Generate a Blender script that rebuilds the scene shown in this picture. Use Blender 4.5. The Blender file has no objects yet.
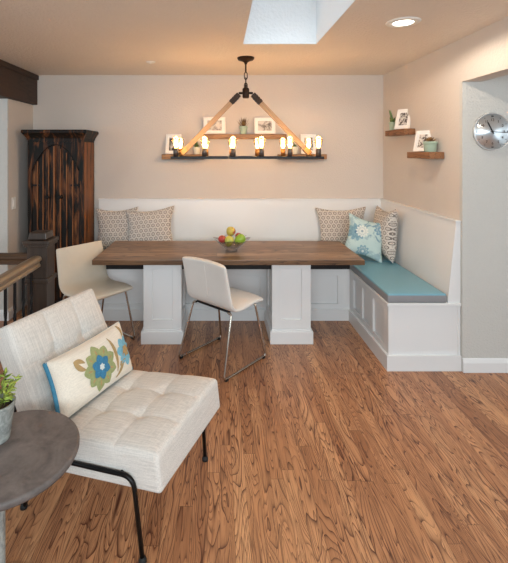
import bpy, bmesh, math, random
from mathutils import Vector, Matrix, noise as mnoise
random.seed(7)
PI = math.pi
scene = bpy.context.scene
COL = scene.collection
H = 1.6            # eye height
CEIL = 2.43
BACK = 4.43        # back wall plane
RWALL = 1.764      # right wall plane
LWALL = -2.02

# ------------------------------------------------------------------ helpers
def lin(c):
    out = []
    for v in c[:3]:
        v = v / 255.0
        out.append(v / 12.92 if v <= 0.04045 else ((v + 0.055) / 1.055) ** 2.4)
    return tuple(out) + (1.0,)

class MB:
    """collects shapes, then links them as one mesh object"""
    def __init__(self):
        self.bm = bmesh.new()
        self.mi = 0
    def _face(self, vs, smooth=False):
        try:
            f = self.bm.faces.new(vs)
        except ValueError:
            return None
        f.material_index = self.mi
        f.smooth = smooth
        return f
    def box(self, x0, x1, y0, y1, z0, z1, bev=0.0, seg=2, M=None):
        b2 = bmesh.new()
        bmesh.ops.create_cube(b2, size=1.0)
        for v in b2.verts:
            v.co = Vector(((x0 + x1) / 2 + v.co.x * (x1 - x0), (y0 + y1) / 2 + v.co.y * (y1 - y0), (z0 + z1) / 2 + v.co.z * (z1 - z0)))
        if bev > 0:
            bmesh.ops.bevel(b2, geom=list(b2.edges), offset=bev, segments=seg, profile=0.6, affect='EDGES')
        self.merge(b2, M)
        return self
    def merge(self, b2, M=None, smooth=None):
        mp = {}
        for v in b2.verts:
            mp[v] = self.bm.verts.new((M @ v.co) if M is not None else v.co)
        for f in b2.faces:
            g = self._face([mp[v] for v in f.verts], f.smooth if smooth is None else smooth)
        b2.free()
    def tube(self, pts, r, n=10, closed=False, caps=True, M=None):
        pts = [Vector(p) for p in pts]
        N = len(pts)
        rr = r if isinstance(r, (list, tuple)) else [r] * N
        tang = []
        for i in range(N):
            if closed:
                t = (pts[(i + 1) % N] - pts[i - 1])
            elif i == 0:
                t = pts[1] - pts[0]
            elif i == N - 1:
                t = pts[-1] - pts[-2]
            else:
                t = (pts[i + 1] - pts[i]).normalized() + (pts[i] - pts[i - 1]).normalized()
            tang.append(t.normalized())
        up = Vector((0, 0, 1)) if abs(tang[0].z) < 0.9 else Vector((1, 0, 0))
        nrm = (up - tang[0] * up.dot(tang[0])).normalized()
        rings = []
        for i in range(N):
            nrm = (nrm - tang[i] * nrm.dot(tang[i])).normalized()
            bn = tang[i].cross(nrm)
            ring = []
            for k in range(n):
                a = 2 * PI * k / n
                p = pts[i] + (nrm * math.cos(a) + bn * math.sin(a)) * rr[i]
                if M is not None: p = M @ p
                ring.append(self.bm.verts.new(p))
            rings.append(ring)
        rng = range(N) if closed else range(N - 1)
        for i in rng:
            a, b = rings[i], rings[(i + 1) % N]
            for k in range(n):
                self._face([a[k], a[(k + 1) % n], b[(k + 1) % n], b[k]], True)
        if caps and not closed:
            self._face(list(reversed(rings[0])))
            self._face(rings[-1])
        return self
    def lathe(self, prof, n=24, M=None, smooth=True, center=(0, 0, 0)):
        c = Vector(center)
        rings = []
        for (r, z) in prof:
            if r < 1e-6:
                p = c + Vector((0, 0, z))
                rings.append([self.bm.verts.new(M @ p if M is not None else p)])
            else:
                ring = []
                for k in range(n):
                    a = 2 * PI * k / n
                    p = c + Vector((r * math.cos(a), r * math.sin(a), z))
                    ring.append(self.bm.verts.new(M @ p if M is not None else p))
                rings.append(ring)
        for a, b in zip(rings[:-1], rings[1:]):
            if len(a) == 1 and len(b) == 1: continue
            if len(a) == 1:
                for k in range(n): self._face([a[0], b[(k + 1) % n], b[k]], smooth)
            elif len(b) == 1:
                for k in range(n): self._face([a[k], a[(k + 1) % n], b[0]], smooth)
            else:
                for k in range(n): self._face([a[k], a[(k + 1) % n], b[(k + 1) % n], b[k]], smooth)
        return self
    def prism(self, poly, vec, M=None):
        vec = Vector(vec)
        a = [self.bm.verts.new(M @ Vector(p) if M is not None else Vector(p)) for p in poly]
        b = [self.bm.verts.new(M @ (Vector(p) + vec) if M is not None else Vector(p) + vec) for p in poly]
        n = len(poly)
        self._face(list(reversed(a))); self._face(b)
        for k in range(n):
            self._face([a[k], a[(k + 1) % n], b[(k + 1) % n], b[k]])
        return self
    def hexa(self, P, bev=0):
        """8 points: bottom ring then top ring"""
        b2 = bmesh.new()
        v = [b2.verts.new(Vector(p)) for p in P]
        for q in ((3, 2, 1, 0), (4, 5, 6, 7), (0, 1, 5, 4), (1, 2, 6, 5), (2, 3, 7, 6), (3, 0, 4, 7)):
            b2.faces.new([v[i] for i in q])
        if bev: bmesh.ops.bevel(b2, geom=list(b2.edges), offset=bev, segments=2, profile=0.6, affect='EDGES')
        self.merge(b2)
        return self
    def rbox(self, hx, hy, hz, r, n=10, M=None, fn=None, nc=4):
        """rounded, densely gridded box; fn(p) may displace the points"""
        def axis(h, m):
            inner = h - r
            s = [-h + r * (1 - math.cos(PI / 2 * k / nc)) for k in range(nc)]
            mid = [-inner + 2 * inner * k / m for k in range(m + 1)]
            return s + mid + [-t for t in reversed(s)]
        if isinstance(n, int): n = (n, n, n)
        ax = [axis(hx, n[0]), axis(hy, n[1]), axis(hz, n[2])]
        hh = (hx, hy, hz)
        b2 = bmesh.new()
        cache = {}
        def vert(p):
            key = tuple(round(t, 6) for t in p)
            if key not in cache:
                q = Vector(p)
                inn = Vector([max(-(h - r), min(h - r, t)) for t, h in zip(p, hh)])
                d = q - inn
                if d.length > 1e-9:
                    q = inn + d.normalized() * r
                if fn: q = fn(q)
                cache[key] = b2.verts.new(q)
            return cache[key]
        for a in range(3):
            u, w = (a + 1) % 3, (a + 2) % 3
            for sgn in (-1, 1):
                for i in range(len(ax[u]) - 1):
                    for j in range(len(ax[w]) - 1):
                        vs = []
                        for (ii, jj) in ((i, j), (i + 1, j), (i + 1, j + 1), (i, j + 1)):
                            p = [0, 0, 0]
                            p[a] = sgn * hh[a]; p[u] = ax[u][ii]; p[w] = ax[w][jj]
                            vs.append(vert(p))
                        if sgn < 0: vs.reverse()
                        if len(set(vs)) == 4:
                            f = b2.faces.new(vs); f.smooth = True
        self.merge(b2, M, True)
        return self
    def build(self, name, mat, parent=None, loc=(0, 0, 0), rot=(0, 0, 0), wn=False):
        bmesh.ops.recalc_face_normals(self.bm, faces=list(self.bm.faces))
        me = bpy.data.meshes.new(name)
        self.bm.to_mesh(me); self.bm.free()
        for m in (mat if isinstance(mat, (list, tuple)) else [mat]):
            me.materials.append(m)
        o = bpy.data.objects.new(name, me)
        COL.objects.link(o)
        if parent: o.parent = parent
        o.location = loc; o.rotation_euler = rot
        return o

def tag(o, label=None, cat=None, group=None, kind=None):
    if label: o['label'] = label
    if cat: o['category'] = cat
    if group: o['group'] = group
    if kind: o['kind'] = kind
    return o

def thing(name, label, cat, loc=(0, 0, 0), rotz=0.0, group=None, rot=None):
    o = bpy.data.objects.new(name, None); COL.objects.link(o)
    o.empty_display_size = 0.1
    o.location = loc
    o.rotation_euler = rot if rot else (0, 0, rotz)
    return tag(o, label, cat, group)

def dup(root, loc, rotz, label, group=None):
    r = root.copy(); COL.objects.link(r); r.location = loc; r.rotation_euler = (0, 0, rotz)
    r['label'] = label
    if group: r['group'] = group
    for ch in list(root.children):
        c = ch.copy(); COL.objects.link(c); c.parent = r
        for g in list(ch.children):
            d = g.copy(); COL.objects.link(d); d.parent = c
    return r

def struct(name, mb, mat):
    return tag(mb.build(name, mat), kind='structure')

def fillet(pts, rad, n=6):
    pts = [Vector(p) for p in pts]
    out = [pts[0]]
    for i in range(1, len(pts) - 1):
        a = (pts[i - 1] - pts[i]); b = (pts[i + 1] - pts[i])
        d = min(rad, a.length * 0.48, b.length * 0.48)
        p0 = pts[i] + a.normalized() * d; p1 = pts[i] + b.normalized() * d
        for k in range(n + 1):
            t = k / n
            out.append(p0 * (1 - t) ** 2 + pts[i] * 2 * t * (1 - t) + p1 * t * t)
    out.append(pts[-1])
    return out

# ------------------------------------------------------------------ materials
class NT:
    def __init__(self, name):
        self.m = bpy.data.materials.new(name); self.m.use_nodes = True
        self.t = self.m.node_tree
        self.b = self.t.nodes['Principled BSDF']
        self.out = self.t.nodes['Material Output']
    def node(self, ty, **kw):
        n = self.t.nodes.new(ty)
        for k, v in kw.items(): setattr(n, k, v)
        return n
    def put(self, sock, v):
        if v is None: return
        if isinstance(v, bpy.types.NodeSocket): self.t.links.new(v, sock)
        else: sock.default_value = v
    def coord(self, kind='Object'):
        return self.node('ShaderNodeTexCoord').outputs[kind]
    def math(self, op, a, b=None, c=None, clamp=False):
        n = self.node('ShaderNodeMath', operation=op, use_clamp=clamp)
        self.put(n.inputs[0], a); self.put(n.inputs[1], b); self.put(n.inputs[2], c)
        return n.outputs[0]
    def sep(self, v):
        n = self.node('ShaderNodeSeparateXYZ'); self.put(n.inputs[0], v)
        return n.outputs[0], n.outputs[1], n.outputs[2]
    def comb(self, x=0.0, y=0.0, z=0.0):
        n = self.node('ShaderNodeCombineXYZ')
        for i, v in enumerate((x, y, z)): self.put(n.inputs[i], v)
        return n.outputs[0]
    def noise(self, vec, scale=5, detail=3, rough=0.5, dist=0.0, dim='3D', w=None):
        n = self.node('ShaderNodeTexNoise', noise_dimensions=dim)
        if dim != '1D': self.put(n.inputs['Vector'], vec)
        if w is not None: self.put(n.inputs['W'], w)
        n.inputs['Scale'].default_value = scale; n.inputs['Detail'].default_value = detail
        n.inputs['Roughness'].default_value = rough; n.inputs['Distortion'].default_value = dist
        return n.outputs['Fac']
    def white(self, vec):
        n = self.node('ShaderNodeTexWhiteNoise', noise_dimensions='3D'); self.put(n.inputs['Vector'], vec)
        return n.outputs['Value']
    def scale(self, vec, s):
        n = self.node('ShaderNodeVectorMath', operation='MULTIPLY'); self.put(n.inputs[0], vec); n.inputs[1].default_value = s
        return n.outputs[0]
    def ramp(self, f, stops):
        n = self.node('ShaderNodeValToRGB'); self.put(n.inputs[0], f)
        e = n.color_ramp.elements
        while len(e) < len(stops): e.new(0.5)
        for el, (p, c) in zip(e, stops):
            el.position = p; el.color = c if len(c) == 4 else lin(c)
        return n.outputs[0]
    def mix(self, f, a, b, mode='MIX'):
        n = self.node('ShaderNodeMix', data_type='RGBA', blend_type=mode)
        self.put(n.inputs['Factor'], f); self.put(n.inputs['A'], a); self.put(n.inputs['B'], b)
        for s in n.inputs:
            pass
        ins = [s for s in n.inputs if s.type == 'RGBA']
        self.put(ins[0], a); self.put(ins[1], b)
        return [s for s in n.outputs if s.type == 'RGBA'][0]
    def sstep(self, v, a, b):
        n = self.node('ShaderNodeMapRange', interpolation_type='SMOOTHSTEP')
        self.put(n.inputs[0], v); n.inputs[1].default_value = a; n.inputs[2].default_value = b
        return n.outputs[0]
    def bump(self, h, strength=0.3, dist=0.01):
        n = self.node('ShaderNodeBump'); n.inputs['Strength'].default_value = strength; n.inputs['Distance'].default_value = dist
        self.put(n.inputs['Height'], h)
        self.t.links.new(n.outputs[0], self.b.inputs['Normal'])
    def set(self, **kw):
        names = {'color': 'Base Color', 'rough': 'Roughness', 'metal': 'Metallic', 'spec': 'Specular IOR Level', 'trans': 'Transmission Weight',
                 'ior': 'IOR', 'sheen': 'Sheen Weight', 'coat': 'Coat Weight', 'emis': 'Emission Color', 'estr': 'Emission Strength', 'alpha': 'Alpha', 'aniso': 'Anisotropic'}
        for k, v in kw.items(): self.put(self.b.inputs[names[k]], v)
        return self

def plain(name, rgb, rough=0.5, metal=0.0, var=0.04, scale=12, bump=0.0, bscale=200, spec=0.5, coat=0.0):
    n = NT(name)
    c = n.coord()
    f = n.noise(c, scale, 3)
    a = lin([min(255, v * (1 + var)) for v in rgb]); b = lin([v * (1 - var) for v in rgb])
    n.set(color=n.mix(f, b, a), rough=rough, metal=metal, spec=spec, coat=coat)
    if bump: n.bump(n.noise(c, bscale, 2), bump, 0.004)
    return n.m

def wall_mat(name, rgb, bump=0.25, sc=70, rough=0.85):
    n = NT(name)
    c = n.coord()
    f = n.noise(c, 1.3, 2)
    n.set(color=n.mix(f, lin([v * 0.985 for v in rgb]), lin([min(255, v * 1.015) for v in rgb])), rough=rough, spec=0.25)
    h = n.noise(c, sc, 2, 0.55)
    n.bump(n.sstep(h, 0.35, 0.7), bump, 0.004)
    return n.m

M = {}
M['wall'] = wall_mat('wall_paint', (209, 200, 191))
M['wall_daylit'] = wall_mat('wall_paint_daylit', (200, 198, 192), 0.4)  # same wall paint, cool daylight put into its colour
M['ceiling'] = wall_mat('ceiling_texture', (230, 220, 208), 0.6, 55)
M['well'] = wall_mat('skylight_well_paint', (236, 238, 238), 0.4, 50)
M['white'] = plain('white_satin_paint', (227, 227, 226), 0.36, var=0.012, scale=3)
M['trimwhite'] = plain('white_trim_paint', (228, 228, 227), 0.35, var=0.01, scale=3)

def wood(name, cols, axis='X', ring=7.0, dens=(1.2, 14.0), rough=0.4, plank=None, plen=1.6, dark=None, lineamt=0.55, tone=0.5, bump=0.12, gap=0.55, fine=1.0, coarse=None):
    """wood with grain along `axis` (object coords); optional planks of given width"""
    n = NT(name)
    x, y, z = n.sep(n.coord())
    if axis == 'X': L, W, D = x, y, z
    elif axis == 'Y': L, W, D = y, x, z
    else: L, W, D = z, x, y
    if plank:
        fw = n.math('DIVIDE', W, plank)
        iw = n.math('FLOOR', fw)
        r0 = n.white(n.comb(iw, 3.3, 1.7))
        lo = n.math('ADD', n.math('DIVIDE', L, plen), n.math('MULTIPLY', r0, 7.31))
        il = n.math('FLOOR', lo)
        rnd = n.white(n.comb(iw, il, 0.5))
        rnd2 = n.white(n.comb(iw, il, 9.5))
        ew = n.math('PINGPONG', fw, 0.5)       # 0 at seams
        el = n.math('PINGPONG', lo, 0.5)
        seam = n.math('MAXIMUM', n.sstep(ew, 0.025, 0.006), n.sstep(el, 0.0016, 0.0004))
    else:
        rnd = 0.5; rnd2 = 0.4; seam = None
    off = n.math('MULTIPLY', rnd, 37.0)
    v = n.comb(n.math('MULTIPLY', L, dens[0]), n.math('MULTIPLY', W, dens[1]), n.math('ADD', n.math('MULTIPLY', D, dens[1]), off))
    base = n.noise(v, 1.0, 1.5, 0.45, 0.25)
    rings = n.math('MULTIPLY', base, ring)
    saw = n.math('FRACT', rings)
    line = n.math('POWER', saw, 3.2)
    edge = n.sstep(saw, 1.0, 0.93)
    line = n.math('MULTIPLY', line, edge)
    vf = n.comb(n.math('MULTIPLY', L, 6.0), n.math('MULTIPLY', W, 260.0), n.math('ADD', n.math('MULTIPLY', D, 260.0), off))
    pores = n.noise(vf, 1.0, 2, 0.6)
    big = n.noise(n.comb(n.math('MULTIPLY', L, 1.5), n.math('MULTIPLY', W, 8.0), n.math('ADD', D, off)), 1.0, 2)
    tonev = n.math('ADD', n.math('MULTIPLY', rnd2, tone), n.math('MULTIPLY', big, 1.0 - tone), clamp=True)
    col = n.ramp(tonev, [(0.15, cols[0]), (0.5, cols[1]), (0.85, cols[2])])
    dk = lin(dark or cols[0])
    breakup = n.noise(n.comb(n.math('MULTIPLY', L, 3.0), n.math('MULTIPLY', W, 25.0), off), 1.0, 2)
    amt = n.math('MULTIPLY', n.math('MULTIPLY', line, lineamt * 1.6), n.sstep(breakup, 0.25, 0.6), clamp=True)
    if coarse:
        cr, cd_, ca = coarse
        cb = n.noise(n.comb(n.math('MULTIPLY', L, cd_[0]), n.math('MULTIPLY', W, cd_[1]), n.math('ADD', off, 11.3)), 1.0, 1.0, 0.4, 0.3)
        cs = n.math('FRACT', n.math('MULTIPLY', cb, cr))
        clv = n.math('MULTIPLY', n.math('POWER', cs, 5.0), n.sstep(cs, 1.0, 0.95))
        gate = n.sstep(n.noise(n.comb(n.math('MULTIPLY', L, 1.1), n.math('MULTIPLY', W, 7.0), n.math('ADD', off, 3.1)), 1.0, 1.0), 0.36, 0.50)
        camt = n.math('MULTIPLY', n.math('MULTIPLY', clv, ca * 1.7), gate, clamp=True)
        amt = n.math('MAXIMUM', amt, camt)
    col = n.mix(amt, col, dk)
    col = n.mix(n.math('MULTIPLY', n.sstep(pores, 0.55, 0.75), 0.35 * fine), col, dk)
    hgt = n.math('SUBTRACT', 1.0, n.math('MULTIPLY', amt, 0.6))
    if seam is not None:
        col = n.mix(n.math('MULTIPLY', seam, gap), col, lin((40, 22, 14)))
        hgt = n.math('SUBTRACT', hgt, seam)
    n.set(color=col, rough=n.math('ADD', rough - 0.05, n.math('MULTIPLY', pores, 0.12)))
    n.bump(hgt, bump, 0.003)
    return n.m

M['floor'] = wood('oak_strip_floor', [(146, 96, 64), (190, 135, 94), (222, 169, 122)], 'Y', ring=26.0, dens=(1.3, 18.0), rough=0.36, plank=0.062,
                  plen=1.3, dark=(86, 46, 32), lineamt=0.8, tone=0.28, bump=0.10, gap=0.5, fine=1.5, coarse=(15.0, (1.7, 11.0), 0.78))
M['table'] = wood('table_walnut', [(86, 60, 40), (150, 113, 79), (212, 174, 132)], 'X', ring=12.0, dens=(1.4, 16.0), rough=0.34, plank=0.12, plen=3.2,
                  dark=(60, 40, 30), lineamt=0.8, tone=0.3, bump=0.08, gap=0.4, fine=1.6)
M['shelf'] = wood('rustic_shelf_wood', [(120, 84, 52), (162, 120, 80), (192, 152, 110)], 'X', ring=6.0, dens=(2.5, 30.0), rough=0.55, dark=(52, 26, 14), lineamt=0.6)
M['shelf_y'] = wood('rustic_side_shelf_wood', [(106, 68, 40), (148, 100, 62), (178, 130, 88)], 'Y', ring=6.0, dens=(2.5, 30.0), rough=0.55, dark=(50, 26, 14), lineamt=0.6)
M['beam'] = wood('dark_beam_wood', [(40, 27, 20), (60, 42, 31), (84, 60, 44)], 'Y', ring=6.0, dens=(1.5, 12.0), rough=0.6, dark=(24, 15, 10), lineamt=0.5)
M['rail'] = wood('stained_rail_wood', [(104, 84, 64), (140, 118, 94), (172, 150, 124)], 'Y', ring=5.0, dens=(1.5, 30.0), rough=0.35, dark=(56, 36, 22), lineamt=0.4)
M['rail_x'] = wood('dark_rail_wood', [(60, 42, 30), (86, 62, 44), (108, 80, 58)], 'X', ring=5.0, dens=(1.5, 30.0), rough=0.4, dark=(36, 22, 14), lineamt=0.4)
M['newel'] = wood('dark_newel_wood', [(34, 25, 18), (57, 43, 33), (94, 74, 58)], 'Z', ring=5.0, dens=(1.5, 25.0), rough=0.4, dark=(34, 22, 15), lineamt=0.5)
M['pole'] = wood('pale_pole_wood', [(140, 112, 82), (172, 140, 106), (196, 166, 132)], 'Z', ring=4.0, dens=(2.0, 40.0), rough=0.6, dark=(120, 84, 50), lineamt=0.4)

def distressed(name, gx=1.0, warm=((60, 30, 18), (118, 66, 34), (150, 92, 50)), thr=(0.42, 0.58)):
    n = NT(name)
    c = n.coord()
    x, y, z = n.sep(c)
    v = n.comb(n.math('MULTIPLY', x, 16.0 * gx), n.math('MULTIPLY', y, 16.0), n.math('MULTIPLY', z, 2.2))
    wear = n.noise(v, 1.0, 6, 0.62, 0.6)
    v2 = n.comb(n.math('MULTIPLY', x, 90.0), n.math('MULTIPLY', y, 90.0), n.math('MULTIPLY', z, 4.0))
    gr = n.noise(v2, 1.0, 4, 0.6)
    wood_c = n.ramp(gr, [(0.3, warm[0]), (0.5, warm[1]), (0.72, warm[2])])
    paint = n.ramp(n.noise(c, 5, 2), [(0.35, (8, 10, 6)), (0.65, (20, 13, 9))])
    col = n.mix(n.sstep(wear, thr[0], thr[1]), paint, wood_c)
    n.set(color=col, rough=0.5, spec=0.28)
    n.bump(n.math('ADD', gr, wear), 0.25, 0.003)
    return n.m
M['armoire'] = distressed('distressed_dark_wood', warm=((48, 25, 14), (96, 54, 28), (136, 86, 46)), thr=(0.49, 0.64))
M['armoire_door'] = distressed('distressed_door_planks', warm=((56, 28, 17), (104, 60, 33), (148, 98, 56)), thr=(0.46, 0.62))
M['armoire_side'] = distressed('worn_brown_side', warm=((84, 48, 26), (132, 82, 46), (154, 102, 60)), thr=(0.32, 0.46))
M['armoire_black'] = distressed('dark_green_black_paint', warm=((44, 24, 16), (84, 46, 26), (116, 70, 40)), thr=(0.52, 0.68))

def linen(name, rgb, sc=1.0, amt=0.09, bumpv=0.25):
    n = NT(name)
    x, y, z = n.sep(n.coord())
    a = n.noise(n.comb(n.math('MULTIPLY', x, 9.0), n.math('MULTIPLY', y, 230.0), n.math('MULTIPLY', z, 230.0)), sc, 2, 0.5)
    b = n.noise(n.comb(n.math('MULTIPLY', x, 230.0), n.math('MULTIPLY', y, 12.0), n.math('MULTIPLY', z, 230.0)), sc, 2, 0.5)
    f = n.math('ADD', n.math('MULTIPLY', a, 0.65), n.math('MULTIPLY', b, 0.35))
    f = n.sstep(f, 0.32, 0.68)
    n.set(color=n.mix(f, lin([v * (1 - amt) for v in rgb]), lin([min(255, v * (1 + amt)) for v in rgb])), rough=0.9, spec=0.2, sheen=0.15)
    n.bump(f, bumpv, 0.002)
    return n.m
M['linen'] = linen('oatmeal_linen', (216, 210, 202), amt=0.055)
M['pillow_cream'] = linen('cream_cotton', (232, 222, 206), amt=0.03)
M['blue_velvet'] = plain('blue_velvet', (62, 128, 158), 0.8, var=0.15, scale=60)
M['leather_white'] = plain('white_leather', (226, 221, 214), 0.42, var=0.015, scale=20, bump=0.12, bscale=350)
M['leather_warmlit'] = plain('white_leather_warmlit', (228, 216, 196), 0.42, var=0.015, scale=20, bump=0.12, bscale=350)  # white chair leather with warm room light put into the colour
M['teal'] = plain('teal_leather', (116, 168, 186), 0.34, var=0.03, scale=6, bump=0.1, bscale=260)  # seat pad leather, sky reflection put into the colour
M['teal_shaded'] = plain('teal_leather_shaded', (138, 139, 142), 0.42, var=0.05, scale=10, bump=0.1, bscale=260)  # pad sides: same teal leather, shade put in as grey
M['chrome'] = plain('brushed_nickel', (190, 180, 168), 0.22, 1.0, var=0.02)
M['black_metal'] = plain('black_metal', (24, 23, 24), 0.4, 0.6, var=0.08)
M['bronze'] = plain('oil_rubbed_bronze', (48, 34, 26), 0.42, 0.8, var=0.12, scale=40)
M['iron'] = plain('wrought_iron', (26, 24, 24), 0.45, 0.5, var=0.1, scale=60)
M['socket_dark'] = plain('dark_steel_socket', (96, 86, 80), 0.4, 0.8, var=0.08)
M['brass'] = plain('amber_lit_brass', (168, 118, 66), 0.38, 0.9, var=0.1)  # back row sockets carry the amber bulb glow in their colour
M['rubber'] = plain('black_rubber', (22, 22, 22), 0.7)
M['frame_white'] = plain('white_frame_paint', (240, 236, 230), 0.45, var=0.02)
M['mat_board'] = plain('mat_board', (244, 241, 236), 0.8, var=0.01)
M['frame_back'] = plain('frame_backing', (74, 50, 34), 0.8, var=0.1)
M['celadon'] = plain('celadon_glaze', (166, 186, 166), 0.3, var=0.04, scale=15)
M['whitepot'] = plain('white_glaze', (222, 222, 208), 0.35, var=0.03)
M['soil'] = plain('potting_soil', (56, 40, 30), 0.95, var=0.3, scale=80, bump=0.6, bscale=150)
M['plastic'] = plain('white_plastic', (238, 236, 230), 0.4, var=0.01)

def leafmat(name, a, b):
    n = NT(name)
    c = n.coord()
    n.set(color=n.ramp(n.noise(c, 30, 3), [(0.35, a), (0.65, b)]), rough=0.5)
    return n.m
M['leaf'] = leafmat('fresh_leaf_green', (104, 134, 40), (196, 212, 98))
M['succulent'] = leafmat('succulent_green', (58, 86, 44), (112, 138, 74))
M['redleaf'] = leafmat('reddish_succulent', (110, 70, 48), (150, 118, 62))
M['stem'] = plain('plant_stem', (110, 116, 52), 0.6)

def concrete(name, a, b, sc=7, rough=0.6):
    n = NT(name)
    c = n.coord()
    f = n.noise(c, sc, 6, 0.6, 0.8)
    g = n.noise(c, 90, 2)
    n.set(color=n.ramp(n.math('ADD', n.math('MULTIPLY', f, 0.85), n.math('MULTIPLY', g, 0.15)), [(0.35, a), (0.65, b)]), rough=rough)
    n.bump(g, 0.1, 0.002)
    return n.m
M['concrete'] = concrete('grey_brown_concrete', (84, 77, 74), (124, 114, 109))
M['potgrey'] = concrete('weathered_grey_pot', (120, 122, 118), (176, 178, 172), 30, 0.85)

def hexpattern(name, bg, fg, pitch=0.05):
    n = NT(name)
    x, y, z = n.sep(n.coord())
    px = n.math('DIVIDE', x, pitch); pz = n.math('DIVIDE', z, pitch)
    s3 = math.sqrt(3)
    def lat(ox, oz):
        dx = n.math('SUBTRACT', n.math('FRACT', n.math('ADD', px, ox)), 0.5)
        qz = n.math('ADD', n.math('DIVIDE', pz, s3), oz)
        dz = n.math('MULTIPLY', n.math('SUBTRACT', n.math('FRACT', qz), 0.5), s3)
        return n.math('SQRT', n.math('ADD', n.math('MULTIPLY', dx, dx), n.math('MULTIPLY', dz, dz)))
    d = n.math('MINIMUM', lat(0.0, 0.0), lat(0.5, 0.5))
    ring = n.sstep(n.math('ABSOLUTE', n.math('SUBTRACT', d, 0.30)), 0.085, 0.045)
    inner = n.sstep(n.math('ABSOLUTE', n.math('SUBTRACT', d, 0.12)), 0.06, 0.03)
    # small star dots where three rings meet
    far = n.sstep(d, 0.50, 0.54)
    f = n.math('MAXIMUM', n.math('MAXIMUM', ring, n.math('MULTIPLY', inner, 0.5)), n.math('MULTIPLY', far, 0.8))
    f = n.math('MULTIPLY', f, n.math('ADD', 0.65, n.math('MULTIPLY', n.noise(n.coord(), 60, 2), 0.5)), clamp=True)
    n.set(color=n.mix(f, lin(bg), lin(fg)), rough=0.9, spec=0.2)
    n.bump(n.noise(n.coord(), 500, 2), 0.2, 0.002)
    return n.m
M['hexfab'] = hexpattern('ring_print_fabric', (216, 207, 197), (112, 102, 96))

def floral(name):
    n = NT(name)
    c = n.coord()
    x, y, z = n.sep(c)
    base = n.mix(n.noise(c, 9, 2), lin((182, 206, 204)), lin((206, 222, 216)))
    blot = n.sstep(n.noise(c, 11, 4, 0.6, 1.0), 0.52, 0.60)
    far = n.sstep(n.math('ADD', n.math('MULTIPLY', x, 1.0), n.math('MULTIPLY', z, 1.0)), 0.12, 0.30)
    col = n.mix(n.math('MULTIPLY', blot, n.math('ADD', 0.35, n.math('MULTIPLY', far, 0.5))), base, lin((112, 150, 168)))
    def flower(cx, cz, R, k, rgb, core):
        nonlocal col
        dx = n.math('SUBTRACT', x, cx); dz = n.math('SUBTRACT', z, cz)
        r = n.math('SQRT', n.math('ADD', n.math('MULTIPLY', dx, dx), n.math('MULTIPLY', dz, dz)))
        th = n.math('ARCTAN2', dz, dx)
        pet = n.math('ADD', 0.66, n.math('MULTIPLY', n.math('ABSOLUTE', n.math('COSINE', n.math('MULTIPLY', th, k / 2))), 0.34))
        q = n.math('DIVIDE', r, n.math('MULTIPLY', pet, R))
        col = n.mix(n.sstep(q, 1.02, 0.94), col, lin(rgb))
        ringl = n.sstep(n.math('ABSOLUTE', n.math('SUBTRACT', q, 0.6)), 0.12, 0.05)
        col = n.mix(n.math('MULTIPLY', ringl, 0.45), col, lin(core))
        col = n.mix(n.sstep(q, 0.26, 0.18), col, lin(core))
    flower(-0.10, 0.22, 0.085, 10, (132, 168, 182), (96, 134, 158))
    flower(-0.05, 0.24, 0.06, 12, (226, 230, 222), (150, 172, 180))
    flower(0.12, 0.30, 0.07, 9, (124, 160, 178), (220, 226, 220))
    flower(-0.01, 0.06, 0.06, 9, (134, 170, 182), (220, 226, 220))
    n.set(color=col, rough=0.9, spec=0.2)
    n.bump(n.noise(c, 500, 2), 0.2, 0.002)
    return n.m
M['floral'] = floral('aqua_floral_fabric')

def photo_print(name, seed, dark=(60, 54, 50), light=(226, 222, 216), sc=22, lo=0.44, hi=0.56):
    n = NT(name)
    c = n.coord()
    v = n.node('ShaderNodeVectorMath', operation='ADD'); n.put(v.inputs[0], c); v.inputs[1].default_value = (seed * 3.1, seed * 1.7, seed * 2.3)
    f = n.noise(v.outputs[0], sc, 4, 0.6, 0.5)
    n.set(color=n.mix(n.sstep(f, lo, hi), lin(dark), lin(light)), rough=0.35)
    return n.m

def glassy(name, tint=(1, 1, 1, 1), gloss=0.12, grough=0.03):
    """thin clear glass: lets light straight through with a Fresnel sheen"""
    m = bpy.data.materials.new(name); m.use_nodes = True
    t = m.node_tree; t.nodes.clear()
    o = t.nodes.new('ShaderNodeOutputMaterial')
    tr = t.nodes.new('ShaderNodeBsdfTransparent'); tr.inputs[0].default_value = tint
    gl = t.nodes.new('ShaderNodeBsdfGlossy'); gl.inputs['Roughness'].default_value = grough
    lw = t.nodes.new('ShaderNodeLayerWeight'); lw.inputs[0].default_value = 0.35
    ml = t.nodes.new('ShaderNodeMath'); ml.operation = 'MULTIPLY_ADD'; ml.inputs[1].default_value = 0.6; ml.inputs[2].default_value = gloss * 0.4
    mx = t.nodes.new('ShaderNodeMixShader')
    t.links.new(lw.outputs['Fresnel'], ml.inputs[0]); t.links.new(ml.outputs[0], mx.inputs[0])
    t.links.new(tr.outputs[0], mx.inputs[1]); t.links.new(gl.outputs[0], mx.inputs[2]); t.links.new(mx.outputs[0], o.inputs[0])
    return m
M['glass'] = glassy('clear_glass', (0.985, 0.99, 0.995, 1), 0.06)
M['bulbglass'] = glassy('amber_bulb_glass', (1.0, 0.86, 0.62, 1), 0.1)
M['pane'] = glassy('skylight_pane', (0.96, 0.98, 1, 1), 0.05)

def emitter(name, rgb, s):
    n = NT(name)
    n.set(color=lin(rgb), emis=lin(rgb), estr=s, rough=0.5)
    return n.m
M['filament'] = emitter('glowing_filament', (255, 200, 120), 22)
M['lens'] = emitter('lamp_lens', (255, 244, 226), 9)

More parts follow.
